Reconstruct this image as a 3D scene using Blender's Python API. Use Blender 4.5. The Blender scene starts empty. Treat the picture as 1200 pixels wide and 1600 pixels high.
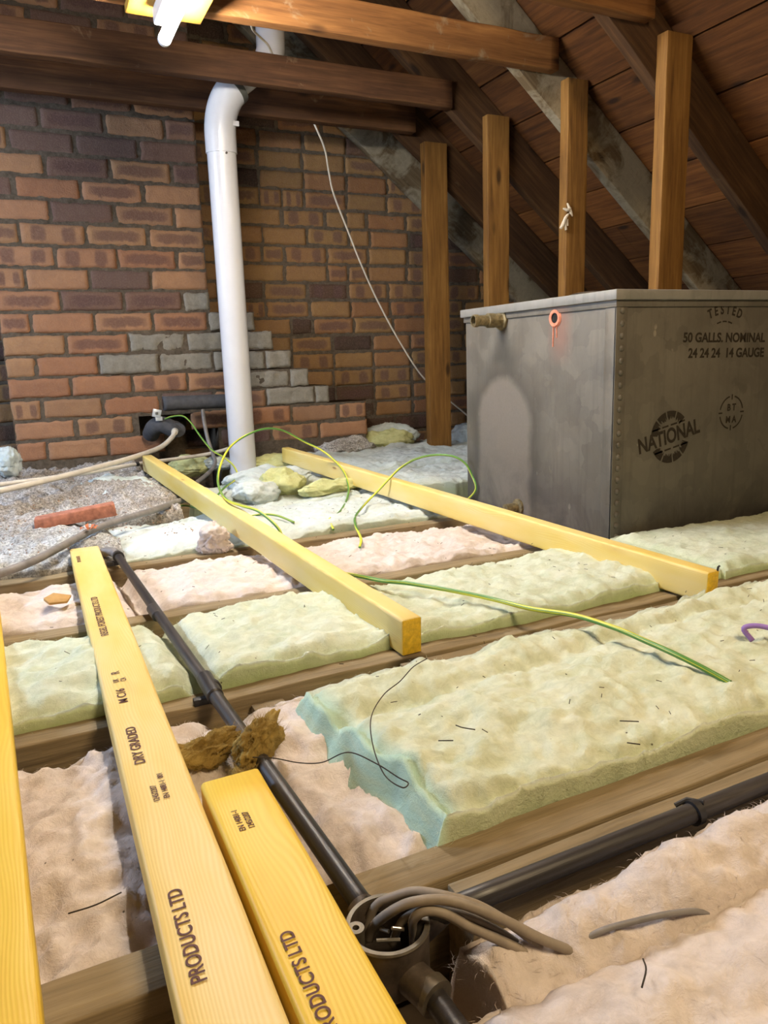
import bpy, bmesh, math, random
import numpy as np
from mathutils import Vector, Matrix

S = bpy.context.scene
COL = S.collection

# ------------------------------------------------------------ camera, view, world, lights
EXPOSURE = -0.12
S.view_settings.view_transform = 'Standard'
S.view_settings.look = 'None'
S.view_settings.exposure = EXPOSURE
S.view_settings.gamma = 1.0
S.view_settings.use_curve_mapping = False

def make_camera():
    yaw, pitch, roll = 0.443841409, 0.205841879, -0.0352235344
    cy, sy, cp, sp = math.cos(yaw), math.sin(yaw), math.cos(pitch), math.sin(pitch)
    F = Vector((sy * cp, cy * cp, -sp)); R = Vector((cy, -sy, 0)); U = R.cross(F)
    c, s = math.cos(roll), math.sin(roll)
    R, U = c * R + s * U, -s * R + c * U
    cam = bpy.data.cameras.new('camera'); o = bpy.data.objects.new('camera', cam); COL.objects.link(o)
    m = Matrix((R, U, -F)).transposed().to_4x4(); m.translation = (-1.2887, -1.3892, 0.4673)
    o.matrix_world = m
    cam.sensor_fit = 'VERTICAL'; cam.sensor_height = 36; cam.lens = 1154.17 / 1600 * 36
    cam.clip_start = 0.02; cam.clip_end = 60
    S.camera = o
make_camera()

w = bpy.data.worlds.new('loft_air'); S.world = w; w.use_nodes = True
w.node_tree.nodes['Background'].inputs[0].default_value = (0.9, 0.62, 0.36, 1)
w.node_tree.nodes['Background'].inputs[1].default_value = 0.03

def area(name, loc, target, size, size_y, power, color):
    l = bpy.data.lights.new(name, 'AREA'); l.shape = 'RECTANGLE'; l.size = size; l.size_y = size_y
    l.energy = power; l.color = color
    o = bpy.data.objects.new(name, l); COL.objects.link(o); o.location = loc
    o.rotation_euler = (Vector(target) - Vector(loc)).to_track_quat('-Z', 'Y').to_euler()
    return o
TUBE_STRENGTH = 360
area('loft_lamp', (-0.5, -1.75, 1.75), (-0.6, -0.5, 0.0), 0.5, 0.5, 38, (1.0, 0.76, 0.46))
area('cool_left_light', (-3.0, 0.9, 1.35), (-0.4, 1.2, 0.3), 0.8, 0.6, 125, (0.55, 0.72, 1.0))  # added cool area light from the left, source unseen and no skylight built

# ------------------------------------------------------------ noise (numpy)
_rs = np.random.RandomState(7)
_G = _rs.rand(64, 64, 64).astype(np.float32)
def vnoise(P):
    P = np.asarray(P, float); i = np.floor(P).astype(int); f = P - i; f = f * f * (3 - 2 * f)
    r = 0
    for dx in (0, 1):
        for dy in (0, 1):
            for dz in (0, 1):
                wgt = (f[..., 0] if dx else 1 - f[..., 0]) * (f[..., 1] if dy else 1 - f[..., 1]) * (f[..., 2] if dz else 1 - f[..., 2])
                r = r + wgt * _G[(i[..., 0] + dx) % 64, (i[..., 1] + dy) % 64, (i[..., 2] + dz) % 64]
    return r * 2 - 1
def fbm(P, sc, octv=3, gain=0.5):
    P = np.asarray(P, float) * sc; a, t, r = 1.0, 0.0, 0
    for k in range(octv):
        r = r + a * vnoise(P + 17.3 * k); t += a; a *= gain; P = P * 2.03
    return r / t

# ------------------------------------------------------------ object helpers
def tag(o, label=None, cat=None, group=None, kind=None):
    if label: o['label'] = label
    if cat: o['category'] = cat
    if group: o['group'] = group
    if kind: o['kind'] = kind
    return o
def obj(name, verts, faces, mat, parent=None, smooth=True, colors=None, uvs=None, matidx=None):
    me = bpy.data.meshes.new(name); me.from_pydata([tuple(map(float, v)) for v in verts], [], faces); me.update()
    for m in (mat if isinstance(mat, (list, tuple)) else [mat]): me.materials.append(m)
    if smooth: me.polygons.foreach_set('use_smooth', [True] * len(me.polygons))
    if matidx is not None: me.polygons.foreach_set('material_index', matidx)
    if colors is not None:
        a = me.color_attributes.new('tone', 'FLOAT_COLOR', 'POINT')
        c = np.ones((len(verts), 4), np.float32); c[:, :colors.shape[1]] = colors; a.data.foreach_set('color', c.ravel())
    if uvs is not None:
        uv = me.uv_layers.new(name='uv'); li = np.zeros(len(me.loops), int); me.loops.foreach_get('vertex_index', li)
        uv.data.foreach_set('uv', np.asarray(uvs, np.float32)[li].ravel())
    o = bpy.data.objects.new(name, me); COL.objects.link(o)
    if parent: o.parent = parent
    return o
def empty(name, loc=(0, 0, 0), rz=0):
    o = bpy.data.objects.new(name, None); COL.objects.link(o); o.location = loc; o.rotation_euler = (0, 0, rz)
    o.empty_display_size = 0.05
    return o
def rel(parent, pts):
    inv = parent.matrix_basis.inverted(); return [tuple(inv @ Vector(p)) for p in pts]

class MB:
    """collects shapes that belong to one mesh"""
    def __init__(s): s.v = []; s.f = []
    def add(s, v, f):
        n = len(s.v); s.v += [tuple(map(float, p)) for p in v]; s.f += [tuple(i + n for i in q) for q in f]
    def box(s, a, b):
        (x0, y0, z0), (x1, y1, z1) = a, b
        s.add([(x0, y0, z0), (x1, y0, z0), (x1, y1, z0), (x0, y1, z0), (x0, y0, z1), (x1, y0, z1), (x1, y1, z1), (x0, y1, z1)],
              [(0, 3, 2, 1), (4, 5, 6, 7), (0, 1, 5, 4), (1, 2, 6, 5), (2, 3, 7, 6), (3, 0, 4, 7)])
    def tube(s, pts, r, n=12, caps=True):
        v, f = tube_mesh(pts, r, n, caps); s.add(v, f)
    def ring(s, c, axis, prof, n=32, close=False):
        """lathe: prof is a list of (radius, height along axis)"""
        axis = Vector(axis).normalized(); q = axis.to_track_quat('Z', 'X'); c = Vector(c); v = []; f = []
        for (r, h) in prof:
            for k in range(n):
                a = 2 * math.pi * k / n; v.append(c + q @ Vector((r * math.cos(a), r * math.sin(a), h)))
        m = len(prof)
        for j in range(m - 1 + (1 if close else 0)):
            j2 = (j + 1) % m
            for k in range(n): f.append((j * n + k, j * n + (k + 1) % n, j2 * n + (k + 1) % n, j2 * n + k))
        s.add(v, f)
    def build(s, name, mat, parent=None, smooth=True, bevel=0, seg=2):
        o = obj(name, s.v, s.f, mat, parent, smooth=False)
        bm = bmesh.new(); bm.from_mesh(o.data); bmesh.ops.recalc_face_normals(bm, faces=bm.faces)
        if bevel:
            es = [e for e in bm.edges if len(e.link_faces) == 2 and e.calc_face_angle(0) > 0.6]
            bmesh.ops.bevel(bm, geom=es, offset=bevel, segments=seg, affect='EDGES', profile=0.5)
        bm.to_mesh(o.data); bm.free()
        if smooth:
            o.data.polygons.foreach_set('use_smooth', [True] * len(o.data.polygons))
            try: o.data.set_sharp_from_angle(angle=0.7)
            except Exception: pass
        return o

def catmull(pts, sub=8):
    P = [Vector(p) for p in pts]; out = []
    if len(P) < 3: return P
    Q = [2 * P[0] - P[1]] + P + [2 * P[-1] - P[-2]]
    for i in range(1, len(Q) - 2):
        p0, p1, p2, p3 = Q[i - 1:i + 3]
        for k in range(sub):
            t = k / sub
            out.append(0.5 * ((2 * p1) + (p2 - p0) * t + (2 * p0 - 5 * p1 + 4 * p2 - p3) * t * t + (3 * p1 - p0 - 3 * p2 + p3) * t ** 3))
    out.append(P[-1]); return out
def tube_mesh(pts, r, n=12, caps=True):
    P = [Vector(p) for p in pts]; v = []; f = []
    up = Vector((0.1, 0.2, 0.97)); t0 = (P[1] - P[0]).normalized(); a = t0.cross(up).normalized()
    for i, p in enumerate(P):
        t = (P[min(i + 1, len(P) - 1)] - P[max(i - 1, 0)]).normalized()
        a = (a - t * a.dot(t)).normalized(); b = t.cross(a)
        rr = r[i] if isinstance(r, (list, tuple)) else r
        for k in range(n):
            an = 2 * math.pi * k / n; v.append(p + rr * (math.cos(an) * a + math.sin(an) * b))
    for i in range(len(P) - 1):
        for k in range(n): f.append((i * n + k, i * n + (k + 1) % n, (i + 1) * n + (k + 1) % n, (i + 1) * n + k))
    if caps: f.append(tuple(range(n - 1, -1, -1))); f.append(tuple((len(P) - 1) * n + k for k in range(n)))
    return v, f
def cable(name, pts, r, mat, parent=None, sub=8, n=10):
    P = catmull(pts, sub); v, f = tube_mesh(P, r, n)
    # uv: u = run length, v = around
    run = [0]
    for i in range(1, len(P)): run.append(run[-1] + (P[i] - P[i - 1]).length)
    uv = [(run[i // n], (i % n) / n) for i in range(len(v))]
    return obj(name, v, f, mat, parent, uvs=uv)

def rbox_grid(L, W, H, nx, ny, nz, r):
    """rounded box shell: x 0..L, y -W/2..W/2, z -H/2..H/2, with a grid on the faces"""
    xs = np.linspace(0, L, nx + 1); 
    # cross-section points (rounded rectangle)
    sec = []
    def arc(cx, cz, a0):
        for k in range(4): a = a0 + k / 3 * math.pi / 2; sec.append((cx + r * math.cos(a), cz + r * math.sin(a)))
    def line(p, q, n):
        for k in range(1, n): t = k / n; sec.append((p[0] + (q[0] - p[0]) * t, p[1] + (q[1] - p[1]) * t))
    hw, hh = W / 2, H / 2
    arc(hw - r, hh - r, 0); line((hw - r, hh), (-hw + r, hh), ny)
    arc(-hw + r, hh - r, math.pi / 2); line((-hw, hh - r), (-hw, -hh + r), nz)
    arc(-hw + r, -hh + r, math.pi); line((-hw + r, -hh), (hw - r, -hh), ny)
    arc(hw - r, -hh + r, 1.5 * math.pi); line((hw, -hh + r), (hw, hh - r), nz)
    sec = np.array(sec); m = len(sec)
    xs = np.concatenate([[0], [r * 0.3], xs[1:-1], [L - r * 0.3], [L]]) if nx > 1 else np.array([0, r * .3, L - r * .3, L])
    V = []
    for i, x in enumerate(xs):
        sh = r * 0.35 if i in (0, len(xs) - 1) else 0
        y = sec[:, 0] * (1 - sh / hw); z = sec[:, 1] * (1 - sh / hh)
        V.append(np.stack([np.full(m, x), y, z], 1))
    V = np.concatenate(V); F = []
    for i in range(len(xs) - 1):
        for k in range(m): F.append((i * m + k, i * m + (k + 1) % m, (i + 1) * m + (k + 1) % m, (i + 1) * m + k))
    F.append(tuple(range(m - 1, -1, -1))); F.append(tuple((len(xs) - 1) * m + k for k in range(m)))
    # flip so that normals face outwards
    F = [tuple(reversed(q)) for q in F]
    return V, F
def beam(name, p0, p1, w, h, mat, parent=None, side=(0, 1, 0), r=0.002, rough=0.0015, seed=0, seg=0.04, warp=0.0):
    """a length of timber: centre line p0-p1, w across (along side), h deep"""
    p0, p1, side = Vector(p0), Vector(p1), Vector(side)
    L = (p1 - p0).length; x = (p1 - p0).normalized(); y = (side - x * side.dot(x)).normalized(); z = x.cross(y)
    V, F = rbox_grid(L, w, h, max(2, int(L / seg)), max(2, int(w / 0.02)), max(2, int(h / 0.02)), r)
    n = np.stack([fbm(V + seed * 3.1, 9, 3), fbm(V + seed * 3.1 + 50, 9, 3), fbm(V + 90 + seed, 9, 3)], 1) * rough
    n[:, 0] *= 0.3; V = V + n
    if warp: V[:, 1] += warp * np.sin(V[:, 0] / L * math.pi)
    o = obj(name, V, F, mat, parent, smooth=True)
    bm = bmesh.new(); bm.from_mesh(o.data); bmesh.ops.recalc_face_normals(bm, faces=bm.faces); bm.to_mesh(o.data); bm.free()
    o.data.polygons.foreach_set('use_smooth', [True] * len(o.data.polygons))
    try: o.data.set_sharp_from_angle(angle=1.0)
    except Exception: pass
    m = Matrix((x, y, z)).transposed().to_4x4(); m.translation = p0; o.matrix_world = m
    return o

# ------------------------------------------------------------ materials
class NT:
    def __init__(s, name):
        s.m = bpy.data.materials.new(name); s.m.use_nodes = True; s.t = s.m.node_tree
        s.b = s.t.nodes['Principled BSDF']; s.out = s.t.nodes['Material Output']
    def n(s, typ, **kw):
        q = s.t.nodes.new(typ)
        for k, v in kw.items():
            if k.startswith('i_'):
                key = k[2:]; key = int(key) if key.isdigit() else key.replace('_', ' ')
                if hasattr(v, 'is_linked') or isinstance(v, bpy.types.NodeSocket): s.t.links.new(v, q.inputs[key])
                else: q.inputs[key].default_value = v
            else: setattr(q, k, v)
        return q
    def link(s, a, b): s.t.links.new(a, b)
    def coord(s, scale=(1, 1, 1), which='Object', rnd=False):
        c = s.n('ShaderNodeTexCoord').outputs[which]
        if rnd:
            oi = s.n('ShaderNodeObjectInfo'); mu = s.n('ShaderNodeMath', operation='MULTIPLY', i_0=oi.outputs['Random'], i_1=37.0)
            c = s.n('ShaderNodeVectorMath', operation='ADD', i_0=c, i_1=mu.outputs[0]).outputs[0]
        return s.n('ShaderNodeMapping', i_Vector=c, i_Scale=scale).outputs[0]
    def noise(s, vec, scale, detail=3, rough=0.5, dist=0.0):
        q = s.n('ShaderNodeTexNoise', i_Vector=vec, i_Scale=scale, i_Detail=detail, i_Roughness=rough, i_Distortion=dist); return q.outputs[0]
    def ramp(s, fac, stops, interp='LINEAR'):
        q = s.n('ShaderNodeValToRGB', i_0=fac); e = q.color_ramp.elements; q.color_ramp.interpolation = interp
        while len(e) < len(stops): e.new(0.5)
        for k, (p, c) in enumerate(stops):
            e[k].position = p; e[k].color = (c, c, c, 1) if isinstance(c, (int, float)) else (*c, 1)
        return q.outputs[0]
    def mix(s, fac, a, b, blend='MIX'):
        q = s.n('ShaderNodeMix', data_type='RGBA', blend_type=blend)
        for sock, v in ((q.inputs[0], fac), (q.inputs[6], a), (q.inputs[7], b)):
            if isinstance(v, bpy.types.NodeSocket): s.link(v, sock)
            elif isinstance(v, (tuple, list)): sock.default_value = (*v, 1) if len(v) == 3 else v
            else: sock.default_value = v
        return q.outputs[2]
    def math(s, op, a, b=0.5, clamp=False): return s.n('ShaderNodeMath', operation=op, i_0=a, i_1=b, use_clamp=clamp).outputs[0]
    def bump(s, h, strength=0.3, dist=0.01, normal=None):
        q = s.n('ShaderNodeBump', i_Height=h, i_Strength=strength, i_Distance=dist)
        if normal is not None: s.link(normal, q.inputs['Normal'])
        return q.outputs[0]
    def done(s, color, rough=0.7, normal=None, metallic=0.0, spec=0.5):
        def put(sock, v):
            if isinstance(v, bpy.types.NodeSocket): s.link(v, sock)
            else: sock.default_value = (*v, 1) if isinstance(v, tuple) and len(v) == 3 else v
        put(s.b.inputs['Base Color'], color); put(s.b.inputs['Roughness'], rough); put(s.b.inputs['Metallic'], metallic)
        s.b.inputs['Specular IOR Level'].default_value = spec
        if normal is not None: s.link(normal, s.b.inputs['Normal'])
        return s.m

def flat(name, c, rough=0.5, metallic=0.0, spec=0.5, bumpy=0.0, var=0.15, scale=40):
    t = NT(name); v = t.coord(); n = t.noise(v, scale, 4, 0.6)
    k = t.ramp(n, [(0.3, tuple(x * (1 - var) for x in c)), (0.7, tuple(min(1, x * (1 + var)) for x in c))])
    return t.done(k, rough, t.bump(n, bumpy, 0.002) if bumpy else None, metallic, spec)

def wood(name, dark, mid, light, grain=1.0, rough=0.75, patch=None, patch_lo=0.5, bumpy=0.35, knots=True, spec=0.3):
    """sawn timber, grain along local X"""
    t = NT(name); v = t.coord((1.2, 22, 22), rnd=True); v2 = t.coord((1, 1, 1), rnd=True); v3 = t.coord((2.5, 6, 6), rnd=True)
    g = t.noise(v, 3.0 * grain, 5, 0.65, 0.4); fine = t.noise(t.coord((6, 160, 160), rnd=True), 2.0, 3, 0.6)
    big = t.noise(v3, 1.6, 3, 0.6)
    g2 = t.math('ADD', t.math('MULTIPLY', g, 0.7), t.math('MULTIPLY', big, 0.3))
    c = t.ramp(g2, [(0.33, dark), (0.5, mid), (0.68, light)])
    if knots:
        vo = t.n('ShaderNodeTexVoronoi', i_Vector=t.coord((3.2, 9, 9), rnd=True), i_Scale=1.0, i_Randomness=1.0)
        k = t.ramp(vo.outputs['Distance'], [(0.06, 1.0), (0.14, 0.0)])
        c = t.mix(k, c, tuple(x * 0.35 for x in dark))
    c = t.mix(t.math('MULTIPLY', fine, 0.35), c, tuple(x * 0.7 for x in mid))
    if patch:
        pn = t.noise(v2, 7, 5, 0.65, 0.6); pm = t.ramp(pn, [(patch_lo, 0.0), (patch_lo + 0.12, 1.0)])
        c = t.mix(pm, c, t.mix(t.noise(v2, 45, 4, 0.7), tuple(x * 0.55 for x in patch), patch))
    h = t.math('ADD', g, t.math('MULTIPLY', fine, 0.5))
    return t.done(c, rough, t.bump(h, bumpy, 0.003), 0, spec)

def sarking():
    m = wood('sarking_base', (0.045, 0.015, 0.004), (0.115, 0.040, 0.008), (0.20, 0.080, 0.018), rough=0.8, patch=(0.20, 0.12, 0.05), patch_lo=0.70)
    nt = m.node_tree; b = nt.nodes['Principled BSDF']; src = b.inputs['Base Color'].links[0].from_socket
    tc = nt.nodes.new('ShaderNodeTexCoord'); sp = nt.nodes.new('ShaderNodeSeparateXYZ'); nt.links.new(tc.outputs['Object'], sp.inputs[0])
    a = nt.nodes.new('ShaderNodeMath'); a.operation = 'MULTIPLY_ADD'; nt.links.new(sp.outputs[1], a.inputs[0]); a.inputs[1].default_value = -1 / 0.168; a.inputs[2].default_value = -0.57 / 0.168 + 40
    fl = nt.nodes.new('ShaderNodeMath'); fl.operation = 'FLOOR'; nt.links.new(a.outputs[0], fl.inputs[0])
    wn = nt.nodes.new('ShaderNodeTexWhiteNoise'); wn.noise_dimensions = '1D'; nt.links.new(fl.outputs[0], wn.inputs['W'])
    mr = nt.nodes.new('ShaderNodeMapRange'); nt.links.new(wn.outputs['Value'], mr.inputs['Value']); mr.inputs['To Min'].default_value = 0.55; mr.inputs['To Max'].default_value = 1.35
    mx = nt.nodes.new('ShaderNodeVectorMath'); mx.operation = 'SCALE'; nt.links.new(src, mx.inputs[0]); nt.links.new(mr.outputs[0], mx.inputs['Scale']); nt.links.new(mx.outputs[0], b.inputs['Base Color'])
    return m

def fresh_timber(name, pale, mid, deep, rough=0.5):
    """new treated timber: pale pine with yellow tint, growth lines along local X, small knots"""
    t = NT(name); rnd = True
    warpn = t.noise(t.coord((1.0, 5, 5), rnd=rnd), 2.2, 2, 0.5)
    base = t.n('ShaderNodeTexCoord').outputs['Object']
    sep = t.n('ShaderNodeSeparateXYZ', i_0=base)
    vo = t.n('ShaderNodeTexVoronoi', i_Vector=t.coord((3.6, 13, 13), rnd=rnd), i_Scale=1.0, i_Randomness=1.0)
    near = t.ramp(vo.outputs['Distance'], [(0.0, 1.0), (0.36, 0.0)])
    ln = t.math('ADD', t.math('MULTIPLY', t.math('ADD', sep.outputs[1], sep.outputs[2]), 1900.0), t.math('MULTIPLY', warpn, 110.0))
    ln = t.math('ADD', ln, t.math('MULTIPLY', near, 9.0))
    wv = t.math('MULTIPLY', t.math('ADD', t.math('SINE', ln), 1.0), 0.5)
    blot = t.noise(t.coord((1.6, 7, 7), rnd=rnd), 2.0, 3, 0.55)
    c = t.ramp(blot, [(0.3, pale), (0.55, mid), (0.75, deep)])
    c = t.mix(t.math('MULTIPLY', wv, 0.24), c, tuple(x * y for x, y in zip(deep, (0.92, 0.80, 0.6))))
    k = t.ramp(vo.outputs['Distance'], [(0.035, 1.0), (0.075, 0.0)])
    halo = t.ramp(vo.outputs['Distance'], [(0.05, 0.35), (0.17, 0.0)])
    c = t.mix(halo, c, (0.62, 0.36, 0.10))
    c = t.mix(t.math('MULTIPLY', k, 0.85), c, (0.30, 0.15, 0.05))
    fine = t.noise(t.coord((8, 200, 200), rnd=rnd), 2, 3, 0.6)
    return t.done(c, rough, t.bump(t.math('ADD', wv, fine), 0.12, 0.001), 0, 0.45)

def wool(name, hi, lo, side, speck=(0.12, 0.10, 0.07), dirt=0.0, dirt_c=(0.3, 0.27, 0.24), speck_amt=0.62, end=None, grit=0.0):
    """glass wool quilt; vertex colour R = how far down the cut side"""
    t = NT(name); v = t.coord((1, 1, 1), rnd=True); vs = t.coord((1.0, 1.6, 1.0), rnd=True)
    n1 = t.noise(vs, 9, 5, 0.62, 0.8); n2 = t.noise(v, 60, 6, 0.78, 0.7); n3 = t.noise(v, 300, 3, 0.7)
    c = t.mix(t.ramp(n1, [(0.32, 0.0), (0.68, 1.0)]), lo, hi)
    c = t.mix(t.ramp(t.noise(vs, 26, 4, 0.65, 0.5), [(0.30, 0.45), (0.55, 0.0)]), c, tuple(x * 0.80 for x in lo))
    c = t.mix(t.math('MULTIPLY', t.ramp(n2, [(0.42, 0.0), (0.72, 1.0)]), 0.6), c, tuple(min(1, x * 1.15) for x in hi))
    at = t.n('ShaderNodeVertexColor', layer_name='tone'); se = t.n('ShaderNodeSeparateColor', i_0=at.outputs[0])
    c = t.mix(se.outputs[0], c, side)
    if end: c = t.mix(t.math('MULTIPLY', se.outputs[1], t.ramp(t.noise(t.coord((3, 3, 30), rnd=True), 3, 4, 0.6), [(0.3, 0.55), (0.6, 1.0)])), c, end)
    if dirt:
        dn = t.noise(v, 5, 5, 0.7, 0.5); dm = t.ramp(dn, [(0.52 - dirt * 0.25, 0.0), (0.75 - dirt * 0.2, 1.0)])
        c = t.mix(t.math('MULTIPLY', dm, min(1, dirt * 1.2)), c, t.mix(n2, dirt_c, tuple(x * 1.9 for x in dirt_c)))
    vo = t.n('ShaderNodeTexVoronoi', i_Vector=v, i_Scale=55.0, i_Randomness=1.0)
    sp = t.ramp(vo.outputs['Distance'], [(0.045, 1.0), (0.09, 0.0)])
    sel = t.ramp(t.noise(v, 21, 2, 0.5), [(speck_amt - 0.04, 0.0), (speck_amt, 1.0)])
    c = t.mix(t.math('MULTIPLY', sp, sel), c, speck)
    if grit: c = t.mix(grit, c, t.ramp(t.noise(v, 150, 6, 0.8), [(0.36, 0.12), (0.5, 0.5), (0.66, 1.0)]), 'OVERLAY')
    h = t.math('ADD', t.math('MULTIPLY', n2, 1.0), t.math('MULTIPLY', n3, 0.35))
    m = t.done(c, 1.0, t.bump(h, 0.55, 0.006), 0, 0.05)
    t.b.inputs['Subsurface Weight'].default_value = 0.25; t.b.inputs['Subsurface Radius'].default_value = (1, 1, 0.8); t.b.inputs['Subsurface Scale'].default_value = 0.006
    return m

def brick_mat(name, stops):
    t = NT(name); at = t.n('ShaderNodeVertexColor', layer_name='tone'); se = t.n('ShaderNodeSeparateColor', i_0=at.outputs[0])
    tone, typ, rnd = se.outputs[0], se.outputs[1], se.outputs[2]
    v = t.coord(); uvn = t.n('ShaderNodeUVMap', uv_map='uv'); su = t.n('ShaderNodeSeparateXYZ', i_0=uvn.outputs[0])
    n1 = t.noise(v, 22, 5, 0.65, 0.6); n2 = t.noise(v, 160, 5, 0.75); n3 = t.noise(v, 9, 4, 0.6)
    base = t.ramp(tone, stops)
    base = t.mix(t.ramp(n1, [(0.35, 0.0), (0.7, 0.55)]), base, t.mix(0.5, base, (0.14, 0.07, 0.06)))
    # kiln marks: dark lozenges or a dark middle band, by brick
    u = t.math('ADD', su.outputs[0], t.math('MULTIPLY', t.math('SUBTRACT', n3, 0.5), 0.12))
    vv = t.math('ADD', su.outputs[1], t.math('MULTIPLY', t.math('SUBTRACT', n1, 0.5), 0.55))
    du = t.math('ABSOLUTE', t.math('SUBTRACT', t.math('ABSOLUTE', t.math('SUBTRACT', u, 0.5)), 0.24))
    dv = t.math('ABSOLUTE', t.math('SUBTRACT', vv, 0.5))
    lo = t.math('ADD', t.math('POWER', t.math('DIVIDE', du, 0.13), 4.0), t.math('POWER', t.math('DIVIDE', dv, 0.42), 4.0))
    spot = t.ramp(lo, [(0.15, 1.0), (1.1, 0.0)])
    du2 = t.math('ABSOLUTE', t.math('SUBTRACT', u, 0.5))
    lo2 = t.math('ADD', t.math('POWER', t.math('DIVIDE', du2, 0.42), 6.0), t.math('POWER', t.math('DIVIDE', dv, 0.30), 4.0))
    band = t.ramp(lo2, [(0.1, 1.0), (1.2, 0.0)])
    is_spot = t.ramp(rnd, [(0.27, 1.0), (0.275, 0.0)]); is_band = t.ramp(rnd, [(0.27, 0.0), (0.275, 1.0), (0.52, 1.0), (0.525, 0.0)])
    mk = t.math('ADD', t.math('MULTIPLY', spot, is_spot), t.math('MULTIPLY', band, is_band), True)
    base = t.mix(t.math('MULTIPLY', mk, 0.66), base, t.mix(n2, (0.075, 0.045, 0.045), (0.17, 0.09, 0.075)))
    # worn pale rims and dust
    base = t.mix(t.ramp(n2, [(0.48, 0.0), (0.80, 0.55)]), base, t.mix(0.5, base, (0.50, 0.36, 0.26)))
    # cement-covered bricks
    cem = t.mix(t.noise(v, 45, 6, 0.75), (0.15, 0.13, 0.10), (0.44, 0.40, 0.32))
    base = t.mix(typ, base, cem)
    h = t.math('ADD', n2, t.math('MULTIPLY', n1, 1.2))
    return t.done(base, 0.92, t.bump(h, 0.9, 0.005), 0, 0.15)
def mortar_mat():
    t = NT('lime_mortar'); v = t.coord(); n = t.noise(v, 60, 6, 0.75); b = t.noise(v, 5, 4, 0.6)
    c = t.mix(b, t.ramp(n, [(0.3, (0.07, 0.053, 0.037)), (0.75, (0.20, 0.16, 0.12))]), t.ramp(n, [(0.3, (0.06, 0.05, 0.035)), (0.75, (0.17, 0.13, 0.09))]))
    return t.done(c, 0.95, t.bump(n, 0.8, 0.006), 0, 0.1)
M = {}
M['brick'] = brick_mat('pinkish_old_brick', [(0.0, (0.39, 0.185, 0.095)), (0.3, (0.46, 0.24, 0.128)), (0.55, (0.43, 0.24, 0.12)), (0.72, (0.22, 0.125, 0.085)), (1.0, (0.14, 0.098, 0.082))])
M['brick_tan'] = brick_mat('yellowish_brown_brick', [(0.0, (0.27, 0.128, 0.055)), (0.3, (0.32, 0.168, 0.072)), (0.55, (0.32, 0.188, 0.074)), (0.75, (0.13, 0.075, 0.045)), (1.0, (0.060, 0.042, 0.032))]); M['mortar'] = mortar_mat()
M['post'] = wood('stained_post', (0.085, 0.036, 0.009), (0.20, 0.095, 0.020), (0.31, 0.16, 0.04))
M['collar'] = wood('brown_collar_timber', (0.09, 0.034, 0.010), (0.19, 0.080, 0.022), (0.30, 0.140, 0.040), patch=(0.34, 0.25, 0.15), patch_lo=0.60)
M['collar_shaded'] = wood('shaded_brown_collar_timber', (0.035, 0.014, 0.006), (0.080, 0.034, 0.013), (0.15, 0.070, 0.026), patch=(0.30, 0.22, 0.13), patch_lo=0.63)  # collar timber darkened in colour for the weaker light farther from the lamp
M['rafter'] = wood('brown_rafter_timber', (0.03, 0.013, 0.005), (0.06, 0.028, 0.010), (0.11, 0.055, 0.020), patch=(0.16, 0.11, 0.06), patch_lo=0.68)
M['rafter_white'] = wood('limewashed_rafter', (0.07, 0.042, 0.018), (0.13, 0.09, 0.045), (0.20, 0.15, 0.085), patch=(0.33, 0.28, 0.19), patch_lo=0.43)
M['joist'] = wood('old_joist', (0.11, 0.078, 0.040), (0.24, 0.180, 0.100), (0.34, 0.265, 0.155), bumpy=0.6, patch=(0.40, 0.33, 0.22), patch_lo=0.6)
M['sarking'] = sarking()
M['pine'] = fresh_timber('treated_pine', (0.80, 0.66, 0.33), (0.79, 0.61, 0.21), (0.76, 0.53, 0.10))
M['pine_pale'] = fresh_timber('pale_tan_pine', (0.79, 0.65, 0.32), (0.78, 0.59, 0.21), (0.74, 0.50, 0.11))
M['pine_deep'] = fresh_timber('deep_yellow_pine', (0.80, 0.60, 0.12), (0.79, 0.55, 0.06), (0.74, 0.46, 0.03))
M['board'] = fresh_timber('varnished_board', (0.62, 0.36, 0.06), (0.56, 0.30, 0.04), (0.48, 0.24, 0.025))
M['pine_end'] = flat('pine_end_grain', (0.68, 0.42, 0.02), 0.6, var=0.2, scale=120, bumpy=0.3)
M['green'] = wool('green_glass_wool', (0.65, 0.68, 0.55), (0.50, 0.56, 0.40), (0.40, 0.51, 0.20))
M['green_teal'] = wool('teal_green_glass_wool', (0.66, 0.68, 0.53), (0.52, 0.56, 0.38), (0.50, 0.57, 0.34), end=(0.42, 0.60, 0.50))
M['pink'] = wool('pinkish_glass_wool', (0.70, 0.62, 0.575), (0.55, 0.47, 0.42), (0.44, 0.35, 0.29), speck_amt=0.66)
M['aqua'] = wool('pale_aqua_glass_wool', (0.64, 0.68, 0.65), (0.50, 0.58, 0.56), (0.44, 0.50, 0.30), dirt=0.22, dirt_c=(0.24, 0.22, 0.22), speck_amt=0.56)
M['rubble'] = wool('dusty_rubble', (0.50, 0.48, 0.45), (0.30, 0.275, 0.25), (0.10, 0.08, 0.06), dirt=0.6, dirt_c=(0.15, 0.125, 0.10), speck_amt=0.42, grit=0.9)
M['dusty'] = wool('dusty_grey_wool', (0.52, 0.54, 0.54), (0.34, 0.34, 0.33), (0.15, 0.13, 0.10), dirt=0.6, dirt_c=(0.14, 0.115, 0.09), speck_amt=0.42, grit=0.8)
M['crumb'] = flat('mixed_crumbs', (0.26, 0.14, 0.075), 0.9, var=0.8, scale=25)
M['yellow_wool'] = wool('yellow_green_wool', (0.62, 0.62, 0.32), (0.45, 0.46, 0.20), (0.35, 0.36, 0.15))
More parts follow.
